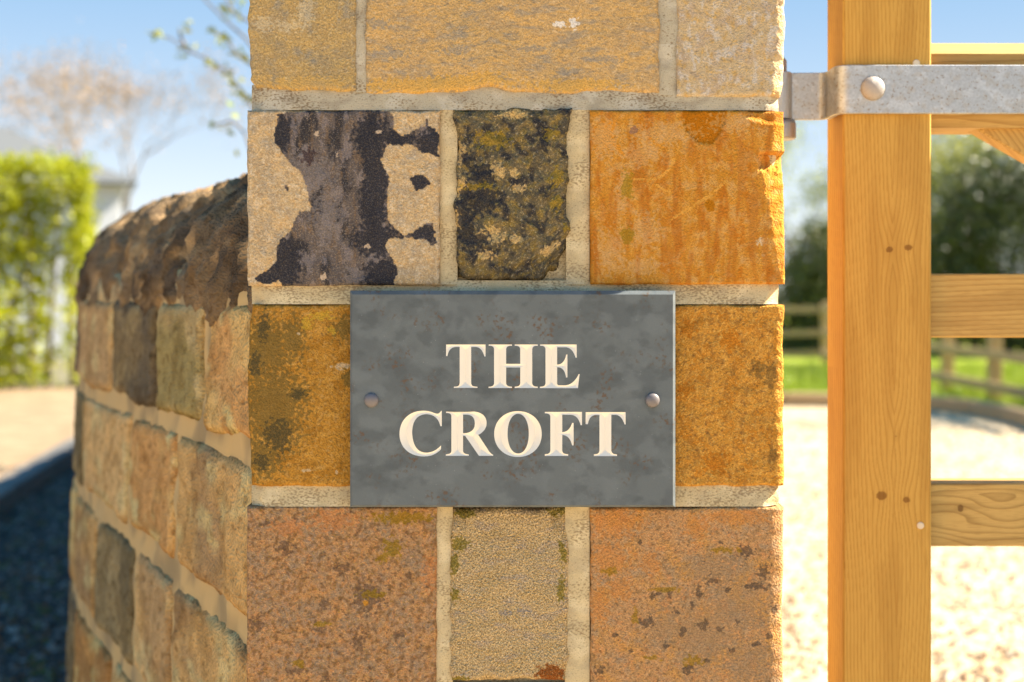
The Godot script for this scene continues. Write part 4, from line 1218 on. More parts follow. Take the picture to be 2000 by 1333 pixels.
func build_gate() -> void:
	var root := thing("timber_gate", "new softwood field gate with heavy square heel post and horizontal rails", "gate", Vector3(0.3494, 0.0, -1.5757))
	var base_at := root.position
	var light := gbase(208, 158, 78)
	var dark := gbase(160, 108, 42)
	var pl := 0.3494
	var pr := 0.4428
	var top := at(0, 0, 1.5).y
	# the post: sheet spans the photo's height, knots where the photo shows them
	var knots := []
	for q in [[1737, 487], [1774, 483], [1722, 968], [1770, 976]]:
		knots.append([at(q[0], 0, 1.5).x - pl, top - at(0, q[1], 1.5).y, 0.0042 if q[0] != 1722 else 0.0062])
	knots.append([at(1750, 0, 1.5).x - pl, 0.46, 0.001])
	var post_wood := wood_material(21, pr - pl, 0.72, knots, 0.054, 24.0, light, dark)
	var post := Shape.new()
	post.box(Vector3(pl, 0.09, -1.5757), Vector3(pr, 1.95, -1.5), 0.002)
	for k in post.uv.size():
		var n := post.n[k]
		var q := post.v[k]
		post.uv[k] = Vector2(q.x - pl, top - q.y) if absf(n.z) >= absf(n.x) else Vector2(-(q.z + 1.5) * 0.4 + 0.001, top - q.y + 0.33)
		post.v[k] -= base_at
	part("heel_post", post.mesh(), post_wood, root)
	# rails
	var end := 3.3
	var rail_wood := [
		wood_material(31, 0.07, 0.8, [], -0.01, 13.0, gbase(206, 160, 92), gbase(150, 104, 52), 0.35, 1.5),
		wood_material(47, 0.07, 0.5, [[0.026, 0.195, 0.004]], 0.01, 7.0, gbase(204, 162, 96), gbase(132, 96, 50), 2.6, 3.0),
		wood_material(59, 0.09, 0.8, [], 0.02, 9.0, gbase(206, 160, 94), gbase(150, 104, 52), 1.2, 2.0),
	]
	var dr := 1.515
	var k := 0
	for q in [[535.0, 660.0, 0], [945.0, 1068.0, 1], [1368.0, 1491.0, 2], [1800.0, 1923.0, 0], [2260.0, 2400.0, 1]]:
		var y1 := at(0, q[0], dr).y
		var y0 := at(0, q[1], dr).y
		var sh := timber(Vector3(pr - 0.004, y0, -dr - 0.045), Vector3(end, y1, -dr), 0.0015)
		for e in sh.uv.size():
			var n := sh.n[e]
			var v := sh.v[e]
			sh.uv[e] = Vector2((y1 - v.y) if absf(n.z) >= absf(n.y) else (v.z + dr) * 0.8 + 0.02, v.x - pr + 0.16 * k)
			sh.v[e] -= base_at
		part("rail", sh.mesh(), rail_wood[q[2]], root)
		k += 1
	# top rail with a weathered (sloping) top
	var tr := Shape.new()
	var yf := at(0, 105, dr).y
	var yb := at(0, 250, dr).y
	var prof := [Vector2(yb, 0.0), Vector2(yf, 0.0), Vector2(yf + 0.021, 0.056), Vector2(yf + 0.018, 0.062), Vector2(yb, 0.062)]
	for e in prof.size():
		var a: Vector2 = prof[e]
		var b: Vector2 = prof[(e + 1) % prof.size()]
		var n := Vector3(0, b.y - a.y, 0) + Vector3(0, 0, b.x - a.x)
		var q := [Vector3(pr - 0.003, a.x, -dr - a.y), Vector3(end, a.x, -dr - a.y), Vector3(end, b.x, -dr - b.y), Vector3(pr - 0.003, b.x, -dr - b.y)]
		var l := a.distance_to(b)
		tr.tri(q[0], q[1], q[2], n, Color.WHITE, Vector2(0.01, 0), Vector2(0.01, end), Vector2(0.01 + l, end))
		tr.tri(q[0], q[2], q[3], n, Color.WHITE, Vector2(0.01, 0), Vector2(0.01 + l, end), Vector2(0.01 + l, 0))
	for x in [pr - 0.003, end]:
		for e in range(1, prof.size() - 1):
			tr.tri(Vector3(x, prof[0].x, -dr - prof[0].y), Vector3(x, prof[e].x, -dr - prof[e].y), Vector3(x, prof[e + 1].x, -dr - prof[e + 1].y), Vector3(-1 if x < 1.0 else 1, 0, 0))
	for e in tr.v.size():
		tr.v[e] -= base_at
	part("top_rail", tr.mesh(), rail_wood[2], root)
	# brace under the top rail, and the far stile
	var a := at(1905, 251, dr + 0.01)
	var dir := Vector3(0.868, -0.496, 0).normalized()
	var up := Vector3(-dir.y, dir.x, 0)
	var br := timber(Vector3(-0.015, 0.0, -0.03), Vector3(1.75, 0.075, 0.0), 0.0015, Transform3D(Basis(dir, up, Vector3(0, 0, 1)), a - base_at))
	for e in br.uv.size():
		br.uv[e] = Vector2(br.uv[e].y, br.uv[e].x) if br.uv[e].y > br.uv[e].x else br.uv[e]
	part("brace", br.mesh(), rail_wood[0], root)
	var st := timber(Vector3(end, 0.09, -1.57), Vector3(end + 0.07, yf + 0.03, -1.51), 0.002)
	for e in st.v.size():
		st.v[e] -= base_at
	part("stile", st.mesh(), post_wood, root)
	# pale plugs over the fixings
	var plug := paint(gbase(226, 200, 172), 0.7)
	for q in [[1798.0, 1027.0], [1790.0, 123.5]]:
		var sh := Shape.new()
		sh.lathe(at(q[0], q[1], 1.5) - base_at, Vector3(0, 0, 1), [[-0.001, 0.0038], [0.0008, 0.0038], [0.0012, 0.003], [0.0012, 0.00001]], 18)
		part("plug", sh.mesh(), plug, root)
	# galvanised strap: along the rail, over the front of the post, round its corner and back to the hinge eye
	var zinc := zinc_material()
	var plan: Array[Vector2] = []
	for q in [[0.95, 1.4955], [0.372, 1.4955]]:
		plan.append(Vector2(q[0], q[1]))
	for e in 7:                            # bend round the post's corner
		var g := PI / 2 * e / 6.0
		plan.append(Vector2(0.356 - 0.0125 * sin(g), 1.508 - 0.0125 * cos(g)))
	for e in 6:                            # and out again towards the pin
		var g := PI / 2 * (e + 1) / 6.0
		plan.append(Vector2(0.3315 + 0.012 * cos(g), 1.536 + 0.012 * sin(g)))
	plan.append(Vector2(0.301, 1.549))
	var strap := Shape.new()
	var yt := at(0, 127.5, 1.4955).y
	var yo := at(0, 222.5, 1.4955).y
	strap_along(strap, plan, yo, yt, 0.006)
	for e in strap.v.size():
		strap.v[e] -= base_at
	var sp := part("strap_hinge", strap.mesh(), zinc, root, "grey galvanised strap wrapped round the heel post")
	var eye := Shape.new()
	eye.lathe(Vector3(0.290, yo, -1.547) - base_at, Vector3.UP, [[0.0, 0.0095], [0.0, 0.0135], [0.0012, 0.0145], [yt - yo - 0.0012, 0.0145], [yt - yo, 0.0135], [yt - yo, 0.0095], [0.0, 0.0095]], 24)
	part("eye", eye.mesh(), zinc, sp)
	var bolt := Shape.new()
	var pb := [[-0.001, 0.0128], [0.0015, 0.0128]]
	for e in 9:
		var g := PI / 2 * e / 8.0
		pb.append([0.0015 + 0.0066 * sin(g), maxf(0.0125 * cos(g), 0.00002)])
	bolt.lathe(at(1705, 173, 1.4927) - base_at, Vector3(0, 0, 1), pb, 32)
	var dull := zinc_material(0.9)
	dull.metallic = 0.35
	dull.roughness = 0.6
	part("bolt_head", bolt.mesh(), dull, sp)

func strap_along(sh: Shape, plan: Array[Vector2], y0: float, y1: float, th: float) -> void:
	var n := plan.size()
	var outer := PackedVector2Array()
	var inner := PackedVector2Array()
	var s := PackedFloat32Array()
	var l := 0.0
	for k in n:
		var d: Vector2 = (plan[mini(k + 1, n - 1)] - plan[maxi(k - 1, 0)]).normalized()
		var o := Vector2(d.y, -d.x)       # the side towards the camera first
		outer.append(plan[k] - o * th / 2.0)
		inner.append(plan[k] + o * th / 2.0)
		if k > 0:
			l += plan[k].distance_to(plan[k - 1])
		s.append(l)
	var ch := 0.0008
	var loop := [[0.0, y0 + ch], [0.0, y1 - ch], [ch, y1], [th - ch, y1], [th, y1 - ch], [th, y0 + ch], [th - ch, y0], [ch, y0], [0.0, y0 + ch]]
	for e in loop.size() - 1:
		var p := PackedVector3Array()
		var t := PackedVector2Array()
		for j in [0, 1]:
			for k in n:
				var a: Array = loop[e + j]
				var q := outer[k].lerp(inner[k], a[0] / th)
				p.append(Vector3(q.x, a[1], -q.y))
				t.append(Vector2(s[k], a[1]))
		var test := (p[1] - p[0]).cross(p[n] - p[0])
		var mid := (outer[0] + inner[0]) / 2.0
		var want: Vector3 = (p[0] + p[n]) / 2.0 - Vector3(mid.x, (y0 + y1) / 2.0, -mid.y)
		if test.dot(want) < 0.0:          # turn the patch over
			var p2 := PackedVector3Array()
			var t2 := PackedVector2Array()
			for j in [1, 0]:
				for k in n:
					p2.append(p[j * n + k])
					t2.append(t[j * n + k])
			p = p2
			t = t2
		sh.grid(p, t, n, 2)
	for k in [0, n - 1]:
		var o := outer[k]
		var i := inner[k]
		sh.quad(Vector3(o.x, y0, -o.y), Vector3(o.x, y1, -o.y), Vector3(i.x, y1, -i.y), Vector3(i.x, y0, -i.y), Vector3(1 if k == 0 else -1, 0, 0))

func zinc_material(dull := 0.0) -> StandardMaterial3D:
	var w := 256
	var s := Sheet.new(w, w, Color(0.46, 0.48, 0.50).lerp(Color(0.40, 0.36, 0.33), dull))
	s.lay(Sheet.field(w, w, 40.0, 4, 211), Color(0.56, 0.58, 0.60), 0.5, 0.7, 0.7 * (1.0 - dull))
	s.lay(Sheet.field(w, w, 26.0, 4, 212), Color(0.44, 0.40, 0.35), 0.58, 0.8, 0.45)
	s.lay(Sheet.field(w, w, 9.0, 3, 213), Color(0.28, 0.22, 0.17), 0.74, 0.82, 0.6)
	var g := Sheet.field(w, w, 6.0, 3, 214)
	s.grain(g, 0.06)
	var m := StandardMaterial3D.new()
	m.albedo_texture = ImageTexture.create_from_image(s.image())
	m.metallic = 0.75
	m.roughness = 0.5
	m.uv1_scale = Vector3(6, 6, 6)
	m.heightmap_enabled = true
	m.heightmap_texture = l8(g, w, w)
	m.heightmap_scale = 0.01
	return m

func build_hook() -> void:
	# hook that carries the gate: plate on the pillar's side, arm, upright pin and the collar the eye rests on
	var yo := at(0, 222.5, 1.4955).y
	var root := thing("gate_hook", "rusty grey steel gate hook fixed to the side of the pillar, holding the strap hinge", "gate hook", Vector3(fx(1533), yo, -1.547))
	var m := zinc_material(0.8)
	var pl := Shape.new()
	pl.box(Vector3(-0.004, -0.06, -0.025), Vector3(0.006, 0.08, 0.025), 0.001)
	part("plate", pl.mesh(), m, root)
	var x := 0.290 - fx(1533)
	var pin := Shape.new()
	pin.lathe(Vector3(x, -0.02, 0), Vector3.UP, [[0.0, 0.0001], [0.0, 0.009], [0.084, 0.009], [0.088, 0.006], [0.088, 0.0001]], 20)
	part("pin", pin.mesh(), m, root)
	var col := Shape.new()
	col.lathe(Vector3(x, -0.0215, 0), Vector3.UP, [[0.0, 0.0002], [0.0, 0.0175], [0.002, 0.019], [0.016, 0.019], [0.0205, 0.0175], [0.0205, 0.0092]], 24)
	part("collar", col.mesh(), m, root)
	var arm := Shape.new()
	arm.box(Vector3(0.004, -0.019, -0.011), Vector3(x - 0.006, -0.003, 0.011), 0.001)
	part("arm", arm.mesh(), m, root)

# ---------------------------------------------------------------- ground

func flat(pts: Array, y: float) -> ArrayMesh:      # a level sheet with this outline of (x, depth)
	var poly := PackedVector2Array()
	for q in pts:
		poly.append(Vector2(q[0], q[1]))
	var tri := Geometry2D.triangulate_polygon(poly)
	var sh := Shape.new()
	for e in range(0, tri.size(), 3):
		var a := poly[tri[e]]
		var b := poly[tri[e + 1]]
		var c := poly[tri[e + 2]]
		sh.tri(Vector3(a.x, y, -a.y), Vector3(b.x, y, -b.y), Vector3(c.x, y, -c.y), Vector3.UP, Color.WHITE, a, b, c)
	return sh.mesh()

func ground_material(sd: int, size_m: float, c: Color, tones: Array, rough := 0.95) -> StandardMaterial3D:
	var w := 640
	var s := Sheet.new(w, w, c)
	var k := 0
	for l in tones:                      # [size in texels, colour, lo, hi, amount]
		k += 1
		s.lay(Sheet.field(w, w, l[0], 4, sd + k), l[1], l[2], l[3], l[4])
	var g := Sheet.field(w, w, 2.5, 2, sd + 90)
	s.grain(g, 0.16)
	var m := StandardMaterial3D.new()
	m.albedo_texture = ImageTexture.create_from_image(s.image())
	m.roughness = rough
	m.metallic_specular = 0.3
	m.uv1_scale = Vector3(1.0 / size_m, 1.0 / size_m, 1.0)
	m.heightmap_enabled = true
	m.heightmap_texture = l8(g, w, w)
	m.heightmap_scale = 1.0
	return m

func build_ground() -> void:
	var grass := ground_material(300, 9.0, Color(0.17, 0.15, 0.10), [[60.0, Color(0.20, 0.18, 0.12), 0.5, 0.7, 0.8], [20.0, Color(0.10, 0.14, 0.03), 0.58, 0.75, 0.6]])
	structure("ground", flat([[-160, -60], [160, -60], [160, 260], [-160, 260]], 0.0), grass, "grassy ground stretching away behind fence and hedge")
	var gravel := ground_material(320, 4.0, Color(0.50, 0.39, 0.25), [[90.0, Color(0.56, 0.46, 0.31), 0.5, 0.7, 0.8], [26.0, Color(0.40, 0.27, 0.14), 0.56, 0.70, 0.75], [12.0, Color(0.60, 0.51, 0.37), 0.6, 0.72, 0.7], [14.0, Color(0.33, 0.22, 0.12), 0.68, 0.78, 0.7]])
	# the drive runs past the pillar and through the gateway to the lawn's edging
	var edge := lawn_edge()
	var drive := [[-60.0, -30.0], [60.0, -30.0], [60.0, 2.0], [14.0, 6.0], [5.0, 9.0]]
	for k in edge.size():
		drive.append([edge[edge.size() - 1 - k].x, edge[edge.size() - 1 - k].y])
	drive.append_array([[0.0, 14.0], [-1.6, 12.0], [-1.0, 4.0], [-0.8, 3.0], [-0.2, 1.5], [-0.2, 1.0], [-60.0, 1.0]])
	structure("gravel_drive", flat(drive, 0.008), gravel, "pale sandy gravel drive beyond the gate")
	var tar := ground_material(340, 1.6, Color(0.046, 0.041, 0.037), [[14.0, Color(0.075, 0.08, 0.095), 0.6, 0.72, 0.7], [9.0, Color(0.018, 0.019, 0.022), 0.58, 0.7, 0.8], [6.0, Color(0.13, 0.13, 0.13), 0.74, 0.8, 0.7]], 0.85)
	structure("verge", flat([[-0.9, 3.3], [-1.7, 12.0], [-3.1, 12.0], [-2.92, 9.55], [-2.60, 7.3], [-2.2, 4.3], [-2.1, 3.5], [-1.6, 3.2]], 0.012), tar, "dark loose chippings between the kerb and the garden wall")
	var sand := ground_material(360, 5.0, Color(0.28, 0.20, 0.125), [[70.0, Color(0.34, 0.25, 0.16), 0.5, 0.7, 0.8], [30.0, Color(0.21, 0.145, 0.09), 0.58, 0.74, 0.6]])
	structure("side_road", flat([[-60.0, 0.95], [-0.25, 0.95], [-0.25, 1.5], [-1.0, 3.0], [-1.0, 3.5], [-2.2, 4.3], [-2.60, 7.3], [-2.92, 9.55], [-3.1, 12.0], [-2.6, 16.6], [-60.0, 16.6]], 0.008), sand, "pale sandy lane in front of the hedge")
	# kerb stones along the lane
	var kerb := Node3D.new()
	kerb.name = "kerb"
	add_child(kerb)
	kerb.set_meta("kind", "structure")
	kerb.set_meta("label", "grey kerb between the lane and the dark verge")
	var line := PackedVector2Array([Vector2(-2.08, 3.4), Vector2(-2.15, 4.0), Vector2(-2.66, 7.45), Vector2(-2.95, 9.55), Vector2(-3.16, 12.0)])
	var grey := vertex_paint(0.9)
	for k in line.size() - 1:
		var a := line[k]
		var b := line[k + 1]
		var n := maxi(1, int(a.distance_to(b) / 0.9))
		for e in n:
			var p := a.lerp(b, (e + 0.006) / n)
			var q := a.lerp(b, (e + 0.994) / n)
			var d := (q - p).normalized()
			var sh := Shape.new()
			var v := rng.randf_range(0.85, 1.1)
			sh.box(Vector3(-0.075, 0.0, 0.0), Vector3(0.075, 0.11, p.distance_to(q)), 0.012, Color(0.13, 0.125, 0.12) * v, Transform3D(Basis(Vector3(-d.y, 0, -d.x), Vector3.UP, Vector3(d.x, 0, -d.y)), Vector3(p.x, 0.0, -p.y)))
			part("kerb_stone", sh.mesh(), grey, kerb)
	# loose stones on the verge and the drive
	rng.seed = 77
	scatter("loose_chippings", "loose dark chippings and leaf litter lying on the verge", 4200, func() -> Vector3:
		var d := 3.0 + 6.0 * pow(rng.randf(), 1.5)
		return Vector3(lerpf(-0.36 * d + 0.0, -0.30 * d, rng.randf()) + rng.randf_range(-0.3, 0.1), 0.012, -d),
		[Color(0.06, 0.055, 0.05), Color(0.10, 0.095, 0.09), Color(0.03, 0.027, 0.025), Color(0.17, 0.155, 0.14), Color(0.24, 0.23, 0.21), Color(0.06, 0.055, 0.05), Color(0.18, 0.09, 0.04), Color(0.10, 0.11, 0.03)], 0.006, 0.022)
	scatter("loose_gravel", "loose pale gravel lying on the drive", 5200, func() -> Vector3:
		var d := 3.6 + 8.5 * pow(rng.randf(), 1.6)
		return Vector3(lerpf(0.17 * d, 0.40 * d, rng.randf()), 0.008, -d),
		[Color(0.50, 0.42, 0.30), Color(0.60, 0.54, 0.43), Color(0.34, 0.23, 0.13), Color(0.44, 0.34, 0.22), Color(0.25, 0.16, 0.09)], 0.007, 0.024)

func scatter(called: String, label: String, count: int, where: Callable, cols: Array, lo: float, hi: float) -> void:
	var sh := Shape.new()
	for k in count:
		var o: Vector3 = where.call()
		var r := rng.randf_range(lo, hi)
		var t := rng.randf() * TAU
		var c: Color = cols[rng.randi() % cols.size()]
		var a := o + Vector3(cos(t), 0, sin(t)) * r
		var b := o + Vector3(cos(t + 1.7), 0, sin(t + 1.7)) * r * 0.8
		var d := o + Vector3(cos(t + 3.3), 0, sin(t + 3.3)) * r
		var e := o + Vector3(cos(t + 4.8), 0, sin(t + 4.8)) * r * 0.7
		var top := o + Vector3(0.2 * r, r * 0.7, 0.1 * r)
		sh.tri(a, b, top, Vector3(0, 1, 0) + (a + b) / 2.0 - o, c)
		sh.tri(b, d, top, Vector3(0, 1, 0) + (b + d) / 2.0 - o, c)
		sh.tri(d, e, top, Vector3(0, 1, 0) + (d + e) / 2.0 - o, c)
		sh.tri(e, a, top, Vector3(0, 1, 0) + (e + a) / 2.0 - o, c)
	var o := part(called, sh.mesh(), vertex_paint(0.9), self, label)
	o.set_meta("kind", "stuff")
	o.set_meta("category", "gravel")

func lawn_edge() -> PackedVector2Array:
	var out := PackedVector2Array()
	for q in [[1.4, 14.3], [2.68, 13.9], [3.4, 13.7], [3.95, 13.4], [4.18, 12.9], [4.25, 12.3], [4.25, 11.75], [4.18, 11.0], [4.1, 10.3]]:
		out.append(Vector2(q[0], q[1]))
	return out

# ---------------------------------------------------------------- leaves and branches

func leaf(sh: Shape, o: Vector3, size: float, c: Color) -> void:
	var d := Vector3(rng.randfn(), rng.randfn() * 0.7, rng.randfn()).normalized()
	var s := d.cross(Vector3(rng.randfn(), rng.randfn(), rng.randfn())).normalized()
	var n := d.cross(s)
	var b := sh.v.size()
	var tip := o + d * size
	var l := o + d * size * 0.45 + s * size * 0.33 + n * size * 0.1
	var r := o + d * size * 0.45 - s * size * 0.33 + n * size * 0.1
	var n1 := (l - o).cross(tip - o).normalized()
	var n2 := (tip - o).cross(r - o).normalized()
	sh.v.append_array(PackedVector3Array([o, l, tip, o, tip, r]))
	sh.n.append_array(PackedVector3Array([n1, n1, n1, n2, n2, n2]))
	sh.c.append_array(PackedColorArray([c, c, c, c, c, c]))
	for k in 6:
		sh.uv.append(Vector2.ZERO)
	sh.i.append_array(PackedInt32Array([b, b + 2, b + 1, b + 3, b + 5, b + 4]))

func leaf_material(through: float, rough := 0.45) -> StandardMaterial3D:
	var m := vertex_paint(rough)
	m.backlight_enabled = true
	m.backlight = Color(through, through, through * 0.6)
	return m

func vary(a: Color, b: Color) -> Color:
	return a.lerp(b, rng.randf()) * rng.randf_range(0.8, 1.2)

# a rounded mass of leaves in clumps; gap is the share of clumps left out
func foliage(sh: Shape, mid: Vector3, r: Vector3, clumps: int, each: int, size: float, a: Color, b: Color, inner := 0.55) -> void:
	for k in clumps:
		var d := Vector3(rng.randfn(), rng.randfn(), rng.randfn()).normalized()
		var q := lerpf(inner, 1.0, sqrt(rng.randf())) * (1.0 + 0.16 * noise.get_noise_3d(d.x * 90.0, d.y * 90.0, d.z * 90.0 + mid.x * 10.0))
		var o := mid + d * r * q
		if o.y < 0.05:
			continue
		var cs := r.length() * 0.085 * rng.randf_range(0.6, 1.4)
		var col := vary(a, b)
		for e in each:
			leaf(sh, o + Vector3(rng.randfn(), rng.randfn() * 0.8, rng.randfn()) * cs, size * rng.randf_range(0.6, 1.3), col * rng.randf_range(0.8, 1.2))

func branch(sh: Shape, o: Vector3, dir: Vector3, length: float, rad: float, level: int, tips: Array, spread: float, up: float) -> void:
	var pts := PackedVector3Array([o])
	var rr := PackedFloat32Array([rad])
	var q := o
	var d := dir
	var n := 4
	for k in n:
		d = (d + Vector3(rng.randfn(), rng.randfn() + up, rng.randfn()) * 0.12).normalized()
		q += d * length / n
		pts.append(q)
		rr.append(rad * lerpf(1.0, 0.55, float(k + 1) / n))
	sh.tube(pts, rr, 7 if level > 2 else 4)
	if level <= 1:
		tips.append([pts[2], d])
		tips.append([q, d])
	if level == 0:
		return
	var kids := 3 if level > 1 else 4
	for k in kids:
		var f := lerpf(0.45, 1.0, float(k + 1) / kids)
		var at_k := pts[clampi(int(round(f * n)), 1, n)]
		var side := d.cross(Vector3(rng.randfn(), rng.randfn(), rng.randfn())).normalized()
		branch(sh, at_k, (d + side * spread * rng.randf_range(0.7, 1.3)).normalized(), length * rng.randf_range(0.6, 0.82), rr[2] * 0.62, level - 1, tips, spread, up)

func tree(called: String, label: String, foot: Vector3, height: float, trunk: float, levels: int, bark: Color, leaves: int, size: float, a: Color, b: Color, through: float, spread := 0.75, scatter_r := 0.18, category := "tree") -> Node3D:
	var root := thing(called, label, category, foot, {"budding_tree": "bare budding trees behind the bungalow", "spring_tree": "pale spring trees beyond the fence"}.get(called, ""))
	var sh := Shape.new()
	var tips := []
	var first := height * 0.28
	branch(sh, Vector3(0, -0.05, 0), Vector3(0.03, 1, 0.02).normalized(), first, trunk, levels, tips, spread, 0.25)
	part("trunk", sh.mesh(), paint(bark, 0.9), root)
	if leaves > 0:
		var lv := Shape.new()
		for t in tips:
			var col := vary(a, b)
			for e in leaves:
				leaf(lv, t[0] + Vector3(rng.randfn(), rng.randfn(), rng.randfn()) * scatter_r, size * rng.randf_range(0.6, 1.3), col * rng.randf_range(0.8, 1.2))
		part("crown", lv.mesh(), leaf_material(through), root)
	return root

func bush(called: String, label: String, foot: Vector3, r: Vector3, rise: float, clumps: int, each: int, size: float, a: Color, b: Color, through: float, rough: float, category := "bush") -> void:
	var root := thing(called, label, category, foot, {"evergreen_bush": "dark evergreen bushes beyond the fence", "spring_bush": "green spring bushes beyond the fence"}.get(called, ""))
	var st := Shape.new()
	for k in 9:
		var t := rng.randf() * TAU
		var e := Vector3(cos(t) * r.x * 0.55, rise + r.y * rng.randf_range(0.1, 0.5), sin(t) * r.z * 0.55)
		st.tube(PackedVector3Array([Vector3(cos(t) * 0.08, -0.05, sin(t) * 0.08), e * 0.5 + Vector3(0, 0.15, 0), e]), PackedFloat32Array([0.05, 0.035, 0.015]), 6)
	part("trunk", st.mesh(), paint(Color(0.09, 0.065, 0.045), 0.9), root)
	var sh := Shape.new()
	foliage(sh, Vector3(0, rise, 0), r, clumps, each, size, a, b, 0.45)
	part("crown", sh.mesh(), leaf_material(through, rough), root)

func build_left() -> void:
	# the clipped hedge along the lane
	rng.seed = 11
	var h := thing("hedge", "tall clipped bright green hedge along the sandy lane", "hedge", at(158, 0, 17.1) * Vector3(1, 0, 1))
	h.rotation.y = deg_to_rad(26.0)
	var sh := Shape.new()
	var x0 := -6.0
	var x1 := 0.0
	var ya := Color(0.46, 0.45, 0.02)
	var yb := Color(0.27, 0.33, 0.02)
	for k in 30000:
		var f := rng.randf()
		var p := Vector3(lerpf(x0, x1, rng.randf()), 2.62 * pow(rng.randf(), 0.9), 0.5)
		if f > 0.72 and f < 0.88:
			p = Vector3(p.x, 2.62, rng.randf_range(-0.5, 0.5))
		elif f >= 0.88:
			p = Vector3(x1, p.y, rng.randf_range(-0.5, 0.5))
		p += Vector3(rng.randfn() * 0.06, rng.randfn() * 0.05, rng.randfn() * 0.09)
		var n := noise.get_noise_3d(p.x * 60.0, p.y * 60.0, p.z * 60.0)
		var n2 := noise.get_noise_3d(p.x * 22.0 + 9.0, p.y * 14.0, p.z * 20.0)
		p += Vector3(0.5, 0.1, 1.0) * n * 0.24
		if p.y < 0.02 or (p.y < 1.5 and n2 > 0.16 and rng.randf() < 0.75):
			continue                      # thin patches low down, where the stems show
		leaf(sh, p, rng.randf_range(0.05, 0.10), vary(ya, yb) * (1.0 + 0.5 * n))
	part("foliage", sh.mesh(), leaf_material(1.0), h)
	for k in 26:
		var st := Shape.new()
		var sx := lerpf(x0, x1, (k + 0.5) / 26.0) + rng.randfn() * 0.05
		var top := Vector3(sx + rng.randfn() * 0.2, rng.randf_range(1.6, 2.4), rng.randf_range(-0.3, 0.5))
		st.tube(PackedVector3Array([Vector3(sx, -0.05, rng.randf_range(-0.2, 0.35)), Vector3(sx + rng.randfn() * 0.08, 0.9, 0.3), top]), PackedFloat32Array([0.035, 0.025, 0.012]), 6)
		part("stem", st.mesh(), paint(Color(0.15, 0.105, 0.065), 0.9), h)
	var core := Shape.new()
	for k in 9000:
		leaf(core, Vector3(lerpf(x0 + 0.2, x1 - 0.3, rng.randf()), rng.randf_range(0.05, 2.4), rng.randf_range(-0.6, 0.1)), 0.11, vary(ya, yb))
	part("inner_leaves", core.mesh(), leaf_material(1.0), h)
	# the bungalow behind it
	var cx := at(262, 0, 24.0).x
	var eave := at(0, 351, 24.0).y
	var b := thing("bungalow", "white bungalow with shallow pale hipped roof, behind the hedge", "house", Vector3(cx, 0, -24.0))
	b.rotation.y = deg_to_rad(17.0)
	var wall := Shape.new()
	wall.box(Vector3(-14.0, 0, -9.7), Vector3(-0.22, eave - 0.05, -0.3), 0.01)
	part("wall", wall.mesh(), paint(Color(0.66, 0.67, 0.72), 0.8), b)
	var roof := Shape.new()
	var e := eave
	var r1 := Vector3(-5.0, e + 2.4, -5.0)
	var r0 := Vector3(-9.2, e + 2.4, -5.0)
	var c := [Vector3(0, e, 0), Vector3(0, e, -10.0), Vector3(-14.2, e, -10.0), Vector3(-14.2, e, 0)]
	roof.quad(c[3], c[0], r1, r0, Vector3(0, 1, 1))
	roof.tri(c[0], c[1], r1, Vector3(1, 1, 0))
	roof.quad(c[1], c[2], r0, r1, Vector3(0, 1, -1))
	roof.tri(c[2], c[3], r0, Vector3(-1, 1, 0))
	part("roof", roof.mesh(), paint(Color(0.12, 0.128, 0.136), 0.8), b)
	var soffit := Shape.new()
	soffit.box(Vector3(-14.2, e - 0.05, -10.0), Vector3(0, e - 0.012, 0), 0.002)
	part("soffit", soffit.mesh(), paint(Color(0.40, 0.41, 0.43), 0.8), b)
	var gut := Shape.new()
	for k in 4:
		gut.tube(PackedVector3Array([c[k] + Vector3(0, -0.06, 0), c[(k + 1) % 4] + Vector3(0, -0.06, 0)]), PackedFloat32Array([0.045, 0.045]), 8)
	part("gutter", gut.mesh(), paint(Color(0.16, 0.17, 0.18), 0.6), b)
	# spring trees beyond, still mostly bare
	rng.seed = 23
	tree("budding_tree", "bare tree with orange spring buds rising behind the bungalow roof", Vector3(at(230, 0, 40).x, 0, -40.0), 11.4, 0.16, 6, Color(0.30, 0.25, 0.21), 2, 0.09, Color(0.46, 0.27, 0.10), Color(0.34, 0.24, 0.15), 0.6, 0.62, 0.3)
	tree("budding_tree", "smaller bare tree with brown buds standing left of the orange budding tree", Vector3(at(20, 0, 42).x, 0, -42.0), 9.4, 0.13, 6, Color(0.30, 0.25, 0.21), 2, 0.08, Color(0.40, 0.26, 0.13), Color(0.32, 0.23, 0.15), 0.6, 0.62, 0.3)
	# a young tree just inside the wall: two thin shoots with opening leaves show beside the pillar
	rng.seed = 31
	var d := 4.5
	var foot := Vector3(at(600, 0, d).x, 0, -d)
	var s := thing("sapling", "young sapling with thin twigs and opening leaves just behind the pillar", "sapling", foot)
	var tw := Shape.new()
	var lv := Shape.new()
	tw.tube(PackedVector3Array([Vector3(0, -0.05, 0), Vector3(0.02, 0.7, 0), Vector3(-0.03, 1.3, 0.02), Vector3(0.03, 1.9, 0.0), Vector3(0.02, 2.5, 0)]), PackedFloat32Array([0.022, 0.018, 0.014, 0.010, 0.004]), 8)
	var shoots := [
		[[560, 320], [500, 225], [485, 193], [459, 162], [441, 141], [408, 117], [366, 99], [335, 76], [306, 66]],
		[[560, 200], [520, 130], [480, 75], [440, 40], [400, 0], [370, -40]],
		[[560, 400], [500, 330], [478, 260], [452, 236], [415, 246]],
		[[580, 160], [500, 132], [467, 111], [441, 75], [421, 63]],
		[[590, 60], [500, 50], [459, 27], [430, -20]],
		[[366, 99], [352, 70], [350, 55]],
	]
